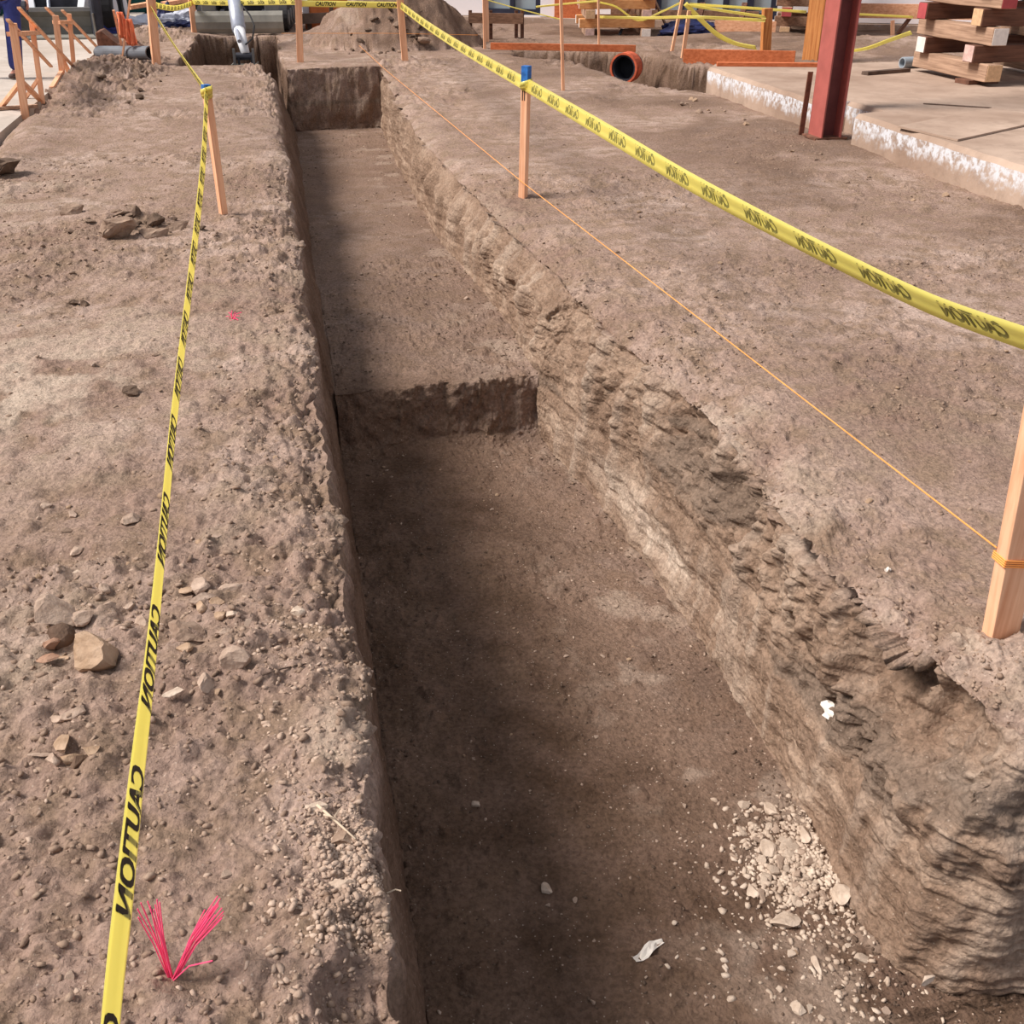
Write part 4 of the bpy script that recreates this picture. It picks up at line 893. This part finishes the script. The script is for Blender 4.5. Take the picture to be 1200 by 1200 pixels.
# navy tarpaulin bundle
def lump(c, rx, ry, rz, name, mat, label, cat, seed, sub=4, amp=.25, fr_=2.2):
    bm = bmesh.new(); bmesh.ops.create_icosphere(bm, subdivisions=sub, radius=1); co = np.array([tuple(v.co) for v in bm.verts])
    n_ = fbm(co[:,0], co[:,1], co[:,2], fr_, 4, seed, .55); m = MB()
    vs = [Vector((x*rx*(1+amp*k), y*ry*(1+amp*k), max(z, -.35)*rz*(1+amp*k)))+Vector(c)+UP*rz*.34 for (x, y, z), k in zip(co, n_)]
    m.add(vs, [tuple(v.index for v in f.verts) for f in bm.faces]); bm.free(); o = m.build(name, M[mat], base=c); return tag(o, label, cat)
c = onz(P(806,41)); lump(c, .50, .28, .17, 'tarpaulin_bundle', 'tarp', 'folded navy tarpaulin lying on the dirt below the windows', 'tarpaulin', 301)
# survey tripod
tb = [P(725,42), P(749,39), P(779,37)]; top = D(757, -25, FW(tb[1])+.1)
tr = empty('survey_tripod', tuple((tb[0]+tb[1]+tb[2])/3), 'pale wooden survey tripod in front of the far crib', 'tripod')
for i, b in enumerate(tb):
    l_ = MB().bar(b+UP*.12, top+Vector((0,0,-.02)), .075 if i == 1 else .04, .03).build('leg', M['white'] if i == 1 else M['timber_y'], tr); MB().bar(b-UP*.02, b.lerp(top, .12), .035, .03).build('shoe', M['machdark'], l_)
MB().tube([top-UP*.03, top+UP*.03], .09, 16).build('head', M['machdark'], tr)
# ---- excavator over the far pit
eb = P(282, 42); EX = Vector((eb.x, eb.y+.05, .0)); ex = empty('mini_excavator', tuple(EX), 'grey mini excavator with silver boom reaching into the far pit', 'excavator')
bl0, bl1 = P(231,42), P(333,41); bw = (bl1-bl0).length; bdv = (bl1-bl0).normalized(); bnv = Vector((-bdv.y, bdv.x, 0)); bc = (bl0+bl1)/2
prof = [(0,.02),(-.05,.10),(-.06,.20),(-.03,.30),(.03,.36),(.06,.36),(.0,.28),(-.02,.2),(-.01,.10),(.04,.02)]
m = MB(); n_ = len(prof); vs = [c_+bnv*x+UP*z for c_ in (bl0+bnv*.08, bl1+bnv*.08) for x, z in prof]
m.add(vs, [tuple(range(n_-1,-1,-1)), tuple(range(n_,2*n_))]+[(k,(k+1)%n_,n_+(k+1)%n_,n_+k) for k in range(n_)])
m.build('dozer_blade', M['blade'], ex, smooth=False)
for s_ in (-1, 1):
    c = bc+bdv*(s_*.60)+bnv*1.45; tk = MB(); prof = []
    for i in range(20):
        t_ = 2*math.pi*i/20; prof.append(((.75 if math.cos(t_) > 0 else -.75)+.20*math.cos(t_), .22+.20*math.sin(t_)))
    vs = [c+bdv*(o2)+bnv*x+UP*z for o2 in (-.15,.15) for x, z in prof]; tk.add(vs, [tuple(range(19,-1,-1)), tuple(range(20,40))]+[(k,(k+1)%20,20+(k+1)%20,20+k) for k in range(20)])
    o = tk.build('track', M['rubber'], ex)
    for w_ in (-.75, -.25, .25, .75): MB().tube([c+bnv*w_+UP*.22-bdv*.17, c+bnv*w_+UP*.22+bdv*.17], .12, 14).build('track_wheel', M['machine'], o)
    MB().bar(bc+bdv*s_*.35+bnv*.1+UP*.2, bc+bdv*s_*.35+bnv*.8+UP*.3, .07, .10).build('blade_arm', M['machdark'], ex)
    MB().box(bc+bdv*s_*.52+bnv*.35+UP*.42, (.22,.16,.18), (0,0,math.atan2(bdv.y,bdv.x))).build('step_box', M['machine'], ex, bevel=.01)
ea = math.atan2(bdv.y, bdv.x)
MB().box(bc+bnv*1.45+UP*.42, (.8,.9,.24), (0,0,ea)).build('undercarriage', M['machdark'], ex, bevel=.02)
MB().tube([bc+bnv*1.45+UP*.5, bc+bnv*1.45+UP*.6], .36, 24).build('slew_ring', M['machdark'], ex)
hs = MB().box(bc+bnv*1.5+UP*.86, (1.45,1.5,.5), (0,0,ea)).build('house', M['machdark'], ex, bevel=.08)
MB().box(bc+bnv*1.5+bdv*-.38+UP*1.7, (.62,1.2,1.25), (0,0,ea)).build('cab', M['machine'], ex, bevel=.05); MB().box(bc+bnv*.88+bdv*-.38+UP*1.75, (.5,.03,.95), (0,0,ea)).build('cab_window', M['glassy'], ex)
MB().box(bc+bnv*1.7+bdv*.3+UP*1.3, (.65,1.0,.5), (0,0,ea)).build('engine_cover', M['green'], ex, bevel=.06)
fb = 15.9; pt0, pt1, pt2 = D(275,0,fb+1.2), D(280,35,fb+.3), D(287,66,fb)
bo = MB().tube([D(268,-60,fb+2.2), pt0, pt1], [.11,.105,.10], 12).build('boom', M['chrome'], ex, smooth=True)
MB().tube([pt1.lerp(pt0,.05), D(288,64,fb)], [.085,.06], 12).build('dipper', M['white'], ex, smooth=True)
MB().tube([D(274,12,fb+.9)-bnv*.12, D(281,48,fb)-bnv*.05], .028, 8).build('hydraulic_ram', M['chrome'], ex)
MB().tube([D(283,5,fb+.9), D(293,18,fb+.7), D(298,30,fb+.5), D(296,45,fb+.3), D(288,52,fb)], .012, 6).build('hose', M['rubber'], ex)
lk = MB(); lk.tube([pt2-bdv*.12, pt2+bdv*.12], .05, 10)
for s_ in (-.09, .09): lk.bar(pt2+bdv*s_, pt2+bdv*s_-UP*.12, .03, .10)
lk.build('linkage', M['machdark'], ex)
bc2 = D(287, 73, fb); bk = MB(); pr = []
for i in range(9):
    t_ = math.pi*(.95*i/8)+.1; pr.append((.22*math.cos(t_), -.20*math.sin(t_)))
inn = [(x*.88, z*.88+.0) for x, z in reversed(pr)]; pr2 = pr+inn; n_ = len(pr2); vs = [bc2+bdv*o2+bnv*x+UP*(z-.02) for o2 in (-.17,.17) for x, z in pr2]
bk.add(vs, [tuple(range(n_-1,-1,-1)), tuple(range(n_,2*n_))]+[(k,(k+1)%n_,n_+(k+1)%n_,n_+k) for k in range(n_)])
bk.box(bc2-bdv*.165+UP*-.1, (.01,.4,.18), (0,0,ea)); bk.box(bc2+bdv*.165+UP*-.1, (.01,.4,.18), (0,0,ea)); bk.build('bucket', M['blade'], ex)
for px, lb in ((273.5,'left grey peg standing in the far pit by the bucket'), (296,'right grey peg standing in the far pit by the bucket')):
    b = D(px, 78, 15.7); t_ = D(px, 57, 15.7); zz = -1.15; o = MB().bar(Vector((b.x, b.y, zz)), t_, .035, .035).build('grade_peg', M['machine']); tag(o, lb, 'peg')
# ---- skid steer loader on the paving
l0, l1 = P(44,47,-.03), P(113,46,-.03); ld = (l1-l0).normalized(); lnv = Vector((-ld.y, ld.x, 0)); la = math.atan2(ld.y, ld.x); lc = (l0+l1)/2; lw = (l1-l0).length
lo = empty('skid_loader', tuple(lc), 'grey skid loader with its bucket down on the paving', 'loader')
prof = [(x, z*.68) for x, z in [(0,0),(.0,.02),(.62,.04),(.70,.2),(.66,.46),(.5,.60),(.48,.58),(.60,.44),(.64,.2),(.58,.07),(0,.05)]]
n_ = len(prof); l0e = l0-ld*.45; l1e = l1
vs = [c_+lnv*x+UP*(z) for c_ in (l0e, l1e) for x, z in prof]; m = MB(); m.add(vs, [tuple(range(n_-1,-1,-1)), tuple(range(n_,2*n_))]+[(k,(k+1)%n_,n_+(k+1)%n_,n_+k) for k in range(n_)])
for c_ in (l0e, l1e): m.box(c_+lnv*.34+UP*.20, (.02,.66,.36), (0,0,la))
m.build('bucket', M['blade'], lo)
MB().bar(l0e+lnv*.48+UP*.42, l1e+lnv*.48+UP*.42, .12, .06).build('bucket_lip', M['machine'], lo)
lm = (l0e+l1e)/2
for s_ in (-1, 1):
    MB().bar(lm+ld*s_*.40+lnv*.7+UP*.35, lm+ld*s_*.55+lnv*1.5+UP*1.3, .12, .16).build('lift_arm', M['white'], lo, bevel=.01)
    for f_ in (1.25, 2.25):
        o = MB().tube([lm+ld*(s_*.72-.13)+lnv*f_+UP*.36, lm+ld*(s_*.72+.13)+lnv*f_+UP*.36], .38, 24).build('wheel', M['rubber'], lo, bevel=.03); MB().tube([lm+ld*(s_*.72-.14)+lnv*f_+UP*.36, lm+ld*(s_*.72+.14)+lnv*f_+UP*.36], .2, 16).build('hub', M['white'], o)
MB().box(lm+lnv*1.75+UP*.65, (1.1,1.7,.7), (0,0,la)).build('body', M['machdark'], lo, bevel=.05); MB().box(lm+lnv*.98+UP*.58, (.8,.1,.42), (0,0,la)).build('front_panel', M['white'], lo, bevel=.03)
MB().box(lm+lnv*1.7+UP*1.55, (.9,1.1,1.1), (0,0,la)).build('cab', M['machine'], lo, bevel=.06)
MB().tube([lm+ld*-.15+lnv*.9+UP*.55, lm+ld*-.15+lnv*.75+UP*.3], .03, 8).build('hydraulic_ram', M['chrome'], lo)
b = P(116,45,-.03); tag(MB().box(b+Vector((0,.2,.42)), (.16,.5,.84), (0,.05,.2)).build('rubber_block', M['machdark'], bevel=.04), 'dark upright block at the right end of the loader bucket', 'block')
# wedge shaped attachment, grey pipe
w0 = P(116,63,-.02); m = MB(); pr = [(0,0),(.62,0),(.60,.06),(.28,.12),(.08,.30),(0,.28)]; n_ = len(pr); vs = [w0+Vector((x,0,z))+Vector((0,d2,0)) for d2 in (0,.5) for x, z in pr]
tag(m.add(vs, [tuple(range(n_-1,-1,-1)), tuple(range(n_,2*n_))]+[(k,(k+1)%n_,n_+(k+1)%n_,n_+k) for k in range(n_)]).build('digging_bucket', M['rust'], bevel=.01), 'rusty brown wedge shaped bucket lying behind the grey pipe', 'bucket')
g0, g1 = P(118,70,.0), P(177,65,.12); g0.z = .09; g1.z = .15
rt_ = empty('drain_pipe', tuple(g0), 'dark grey drain pipe lying at the edge of the paving', 'pipe')
MB().ring(g0, g1, .07, .085, 20).build('barrel', M['darkpipe'], rt_); MB().ring(g0-(g1-g0).normalized()*.05, g0+(g1-g0).normalized()*.03, .05, .06, 16).build('socket', M['rubber'], rt_)
# ---- fence, sheets and lumber at the far left
f0, f1 = P(96,16,-.03), P(245,12,-.03); f0 = f0+(f0-f1)*1.4; nF_ = 60; m = MB(); fd = (f1-f0); vs = []
for i in range(nF_+1):
    p = f0+fd*(i/nF_)+Vector((0, .05*math.sin(i*1.3), 0)); vs += [p-UP*.03, p+UP*1.0+Vector((0,.03*math.sin(i*.7),0)), p+UP*1.9]
m.add(vs, [(i*3+k, i*3+k+1, i*3+k+4, i*3+k+3) for i in range(nF_) for k in (0,1)]); root = empty('site_fence', tuple(f0), 'teal fabric site fence behind the loader', 'fence')
o = m.build('fabric', M['teal'], root, smooth=True); o.modifiers.new('thickness', 'SOLIDIFY').thickness = .004
for i in range(7): p = f0+fd*(i/6)+Vector((0,.12,0)); MB().tube([p, p+UP*1.95], .025, 8).build('post', M['machine'], root)
for (px, py, rx, ry, rz, mat, lb, sd) in ((128,30,.22,.3,.24,'sheet','white plastic sheet bundle behind the orange vests',311), (130,38,.26,.2,.2,'denim','blue tarp bundle left of the orange vests',312), (168,34,.5,.3,.16,'sheet','wide heap of white plastic sheeting behind the pale plank stake',313), (214,30,.4,.3,.2,'sheet','white sheeting bundle left of the excavator blade',314), (196,26,.14,.2,.26,'tarp','small dark blue drum shaped bundle among the white sheeting',315), (206,33,.35,.2,.1,'tarp','dark crumpled tarp in front of the white sheeting',316)):
    lump(P(px, py, -.02), rx, ry, rz, 'sheet_bundle', mat, lb, 'bundle', sd)
for (a_, b2, z_, lb) in (((152,22),(182,20),.25,'orange brown boards lying across the heap left of the plank stake'), ((195,20),(232,17),.3,'pale board leaning across the sheeting by the excavator')):
    p, q_ = P(*a_, .0), P(*b2, .0); tag(MB().bar(p+UP*z_*.8, q_+UP*z_, .2, .07).build('lumber_board', M['lath_x']), lb, 'board')
for c_ in ((148,40),): pass
# lath bundle with orange vests
vb = P(141,75); vf = FW(vb)
tag(MB().bar(vb-UP*.05, D(153,-6,vf), .03, .02).build('wooden_stake', M['lath'], base=vb), 'tall thin lath leaning right among the orange vests', 'stake')
tag(MB().bar(P(147,72)-UP*.05, D(133,12,vf), .03, .02).build('wooden_stake', M['lath'], base=P(147,72)), 'thin lath leaning left behind the orange vests', 'stake')
tag(MB().bar(P(163,50)-UP*.02, D(136,18,vf+.3), .03, .02).build('wooden_stake', M['lath'], base=P(163,50)), 'pale lath leaning far left across the orange vests', 'stake')
for i, (x, y0_, y1_, w_, lb) in enumerate(((140,14,46,7,'left orange vest hung on the laths'), (149,22,54,8,'right orange vest hung on the laths'))):
    m = MB(); vs = []
    for r_ in range(9):
        for c_ in range(7):
            u_ = c_/6-.5; p = D(x+u_*w_*(1+.08*r_)+r_*.8, y0_+(y1_-y0_)*r_/8*(1-.12*abs(u_)), vf-.06); p = p+Vector((0, .035*math.sin(c_*2.2+r_*.5), 0)); vs.append(p)
    m.add(vs, [(r_*7+c_, r_*7+c_+1, r_*7+c_+8, r_*7+c_+7) for r_ in range(8) for c_ in range(6)]); o = m.build('safety_vest', M['orange'], smooth=True); o.modifiers.new('thickness', 'SOLIDIFY').thickness = .012; tag(o, lb, 'vest')
# ---- batter boards at the left edge
def bat(name_lab, P1, P2, T1, T2, braces, laths):
    b1, b2 = P(*P1), P(*P2); root = empty('batter_board', tuple(b1), name_lab, 'batter board', 'timber batter boards by the paving')
    t1, t2 = D(*T1, FW(b1)), D(*T2, FW(b2))
    MB().bar(b1-UP*.08, t1, .07, .04).build('post', M['lath'], root, bevel=.002); MB().bar(b2-UP*.08, t2, .05, .04).build('post', M['lath'], root, bevel=.002)
    r1, r2 = b1.lerp(t1, .88), b2.lerp(t2, .85); MB().bar(r1, r2, .14, .04).build('cross_rail', M['lath_x'], root)
    for a_, s_, c_, fb2 in braces: p = (b1 if s_ == 1 else b2).lerp(t1 if s_ == 1 else t2, a_); MB().bar(p, P(*c_)-UP*.02, .05, .03).build('brace', M['lath'], root)
    for a_, da, c_, dc in laths: MB().bar(D(*a_, FW(b1)+da), D(*c_, FW(b1)+dc), .035, .02).build('lath_rail', M['lath_y'], root)
bat('batter board nearest the left edge beside the person', (28,130), (48,112), (15,27), (37,25), ((.33,1,(0,124),0), (.36,1,(47,115),0), (.24,2,(30,112),0)), (((9,23),-.2,(60,78),1.8), ((22,9),.3,(88,80),3.2)))
bat('batter board farther along the paving edge', (72,84), (86,82), (65,18), (81,16), ((.0,1,(60,101),0), (.35,1,(80,82),0)), (((54,9),0,(106,62),1.6), ((73,12),.3,(121,63),2.4)))
p_ = P(0,127); tag(MB().bar(P(-14,128,-.01)+UP*.0, P(44,124,-.01)+UP*.0, .06, .03).build('wooden_lath', M['timber_y']), 'lath lying on the paving under the nearest batter board', 'lath')
# ---- orange machine and panels behind the trench end
om = P(395, 32); rt_ = empty('trailer_frame', tuple(om), 'orange machine frame partly hidden behind the soil mound', 'machine')
MB().bar(D(352,22,20), D(404,20,20), .10, .16).build('beam', M['brown'], rt_); MB().box(D(398,10,20.6), (1.1,.6,.5), (0,0,0)).build('housing', M['machorange'], rt_, bevel=.04)
MB().box(D(383,30,20.4), (.75,.4,.3)).build('side_panel', M['machorange'], rt_, bevel=.02); MB().tube([D(400,24,20), D(400,24,20.5)], .13, 18).build('wheel', M['rust'], rt_)
for x_ in (362, 404): t_ = D(x_, 22, 20.1); MB().bar(Vector((t_.x, t_.y, -.03)), t_, .08, .08).build('support', M['brown'], rt_)
wpn = D(364, 12, 20.4); tag(MB().box(wpn-UP*.05, (.28,.05,.24)).build('white_panel', M['white']), 'white panel above the frame right of the orange plank stake', 'panel')
wz = D(364, 22, 20.4)
# dark gap board on mound side
b = D(505, 19, 17.0); tag(MB().bar(D(497,17,17.4), D(510,20,17.4)-UP*.02, .3, .12).build('timber_offcut', M['rust']), 'reddish offcut at the right shoulder of the soil mound', 'offcut')
# ---- the person at the left edge
def skinbody(pts, edges, name, mat, parent, root_i=0, sub=2):
    me = bpy.data.meshes.new(name); off = Vector(parent.location) if parent else Vector((0,0,0))
    me.from_pydata([tuple(Vector(p[:3])-off) for p in pts], edges, []); o = bpy.data.objects.new(name, me); COL.objects.link(o)
    if parent: o.parent = parent
    sk = o.modifiers.new('skin', 'SKIN'); sk.use_smooth_shade = True
    for i, p in enumerate(pts):
        r_ = p[3]; me.skin_vertices[0].data[i].radius = (r_, p[4] if len(p) > 4 else r_)
        me.skin_vertices[0].data[i].use_root = (i == root_i)
    ss = o.modifiers.new('sub', 'SUBSURF'); ss.levels = sub; ss.render_levels = sub; me.materials.append(M[mat]); return o
pf = P(14, 92, -.03); px0 = Vector((pf.x-.02, pf.y, -.03))
per = empty('person', tuple(px0), 'person in navy jacket and blue jeans standing beside the batter boards holding a tape reel', 'person', None)
def W(x, y, z): x = x+.08+.22*min(1, max(0, (z-.1)/.9)); v = Vector((x*cY+y*sY, -x*sY+y*cY, z)); return (px0.x+v.x, px0.y+v.y, px0.z+v.z)
rx, lx = .0, -.30       # camera-right foot is the one in the picture
hip = [(-.14,0,.93), (-.05,.0,.90), (-.25,0,.90)]
body = [(*W(-.15,0,.95), .13,.10), (*W(-.15,.0,1.15), .125,.09), (*W(-.15,0,1.36), .15,.10), (*W(-.15,-.01,1.47), .06,.06), (*W(-.15,-.02,1.55), .05,.05), (*W(-.15,-.03,1.66), .085,.10), (*W(-.15,-.03,1.75), .06,.075),
 (*W(-.055,0,.88), .085), (*W(-.01,-.02,.50), .058), (*W(0,.03,.09), .038), (*W(0,-.12,.04), .035,.03),
 (*W(-.245,0,.88), .085), (*W(-.29,-.12,.50), .058), (*W(-.33,.05,.12), .038), (*W(-.34,-.10,.06), .035,.03),
 (*W(.05,.0,1.41), .052), (*W(.09,.0,1.13), .042), (*W(.16,-.12,.92), .03), (*W(.19,-.17,.86), .028,.018),
 (*W(-.35,0,1.41), .052), (*W(-.39,.02,1.13), .042), (*W(-.40,-.08,.90), .03), (*W(-.40,-.11,.83), .028,.018)]
ed_ = [(0,1),(1,2),(2,3),(3,4),(4,5),(5,6),(0,7),(7,8),(8,9),(9,10),(0,11),(11,12),(12,13),(13,14),(2,15),(15,16),(16,17),(17,18),(2,19),(19,20),(20,21),(21,22)]
nb = len(body)
def hand(tip, wrist, side):
    global body, ed_
    d = (Vector(body[tip][:3])-Vector(body[wrist][:3])).normalized(); s_ = Vector((cY, -sY, 0))
    for k, (o_, L2) in enumerate(((-.024,.07),(-.008,.08),(.008,.075),(.024,.06))):
        a_ = Vector(body[tip][:3])+s_*o_+d*.015; b2 = a_+d*L2*.55+Vector((0,0,-.005)); c2_ = b2+d*L2*.25-UP*.03
        i = len(body); body += [(*a_, .009), (*b2, .009), (*c2_, .007)]; ed_ += [(tip, i), (i, i+1), (i+1, i+2)]
    a_ = Vector(body[tip][:3])+s_*side*.03-d*.02; b2 = a_+d*.04+s_*side*.015; i = len(body); body += [(*a_, .011), (*b2, .009)]; ed_ += [(tip, i), (i, i+1)]
hand(18, 17, -1); hand(22, 21, 1)
skinbody(body, ed_, 'body', 'skin', per)
skinbody([(*W(-.15,0,.96), .155,.125), (*W(-.05,0,.86), .105), (*W(-.01,-.02,.50), .095), (*W(0,.03,.08), .085), (*W(-.25,0,.86), .105), (*W(-.29,-.12,.50), .082), (*W(-.33,.05,.10), .07)], [(0,1),(1,2),(2,3),(0,4),(4,5),(5,6)], 'jeans', 'denim', per)
skinbody([(*W(-.15,0,.84), .175,.145), (*W(-.15,0,1.15), .165,.125), (*W(-.15,0,1.37), .17,.13), (*W(-.15,-.01,1.47), .085,.085), (*W(.05,0,1.40), .078), (*W(.10,.0,1.13), .066), (*W(.15,-.10,.95), .05), (*W(-.35,0,1.40), .078), (*W(-.40,.02,1.13), .066), (*W(-.40,-.06,.93), .05)], [(0,1),(1,2),(2,3),(2,4),(4,5),(5,6),(2,7),(7,8),(8,9)], 'jacket', 'jacket', per)
skinbody([(*W(0,.05,.05), .045,.04), (*W(0,-.06,.045), .05,.038), (*W(0,-.15,.035), .042,.03)], [(0,1),(1,2)], 'shoe', 'shoe', per)
skinbody([(*W(-.33,.06,.06), .045,.04), (*W(-.335,-.05,.045), .05,.038), (*W(-.34,-.14,.035), .042,.03)], [(0,1),(1,2)], 'shoe', 'rubber', per)
skinbody([(*W(-.15,.0,1.70), .095,.10), (*W(-.15,.01,1.77), .08,.09), (*W(-.15,.05,1.66), .07,.06)], [(0,1),(0,2)], 'hair', 'hair', per)
hc = W(-.15,-.03,1.67)
for s_ in (-.032, .032): MB().add(*(lambda v, f: ([Vector((a_.x*.011, a_.y*.008, a_.z*.009))+Vector(W(-.15+s_, -.118, 1.68)) for a_ in v], f))(*rockmesh(1, 2, 0, 1))).build('eye', M['white'], per)
MB().add(*(lambda v, f: ([Vector((a_.x*.014, a_.y*.02, a_.z*.026))+Vector(W(-.15, -.125, 1.655)) for a_ in v], f))(*rockmesh(2, 2, 0, 1))).build('nose', M['skin'], per, smooth=True)
MB().add(*(lambda v, f: ([Vector((a_.x*.026, a_.y*.01, a_.z*.008))+Vector(W(-.15, -.112, 1.615)) for a_ in v], f))(*rockmesh(3, 2, 0, 1))).build('mouth', M['endred'], per, smooth=True)
for s_ in (-.085, .085): MB().add(*(lambda v, f: ([Vector((a_.x*.012, a_.y*.02, a_.z*.03))+Vector(W(-.15+s_, -.02, 1.66)) for a_ in v], f))(*rockmesh(4, 2, 0, 1))).build('ear', M['skin'], per, smooth=True)
rc = Vector(W(.205,-.22,.78)); rl = empty('measuring_reel', tuple(rc), 'white measuring tape reel held in the hand of the person in jeans', 'reel')
MB().ring(rc-Vector((.02,0,0)), rc+Vector((.02,0,0)), .03, .085, 20).build('drum', M['machdark'], rl); MB().bar(rc+Vector((0,0,-.02)), rc+UP*.11, .03, .02).build('handle', M['white'], rl)
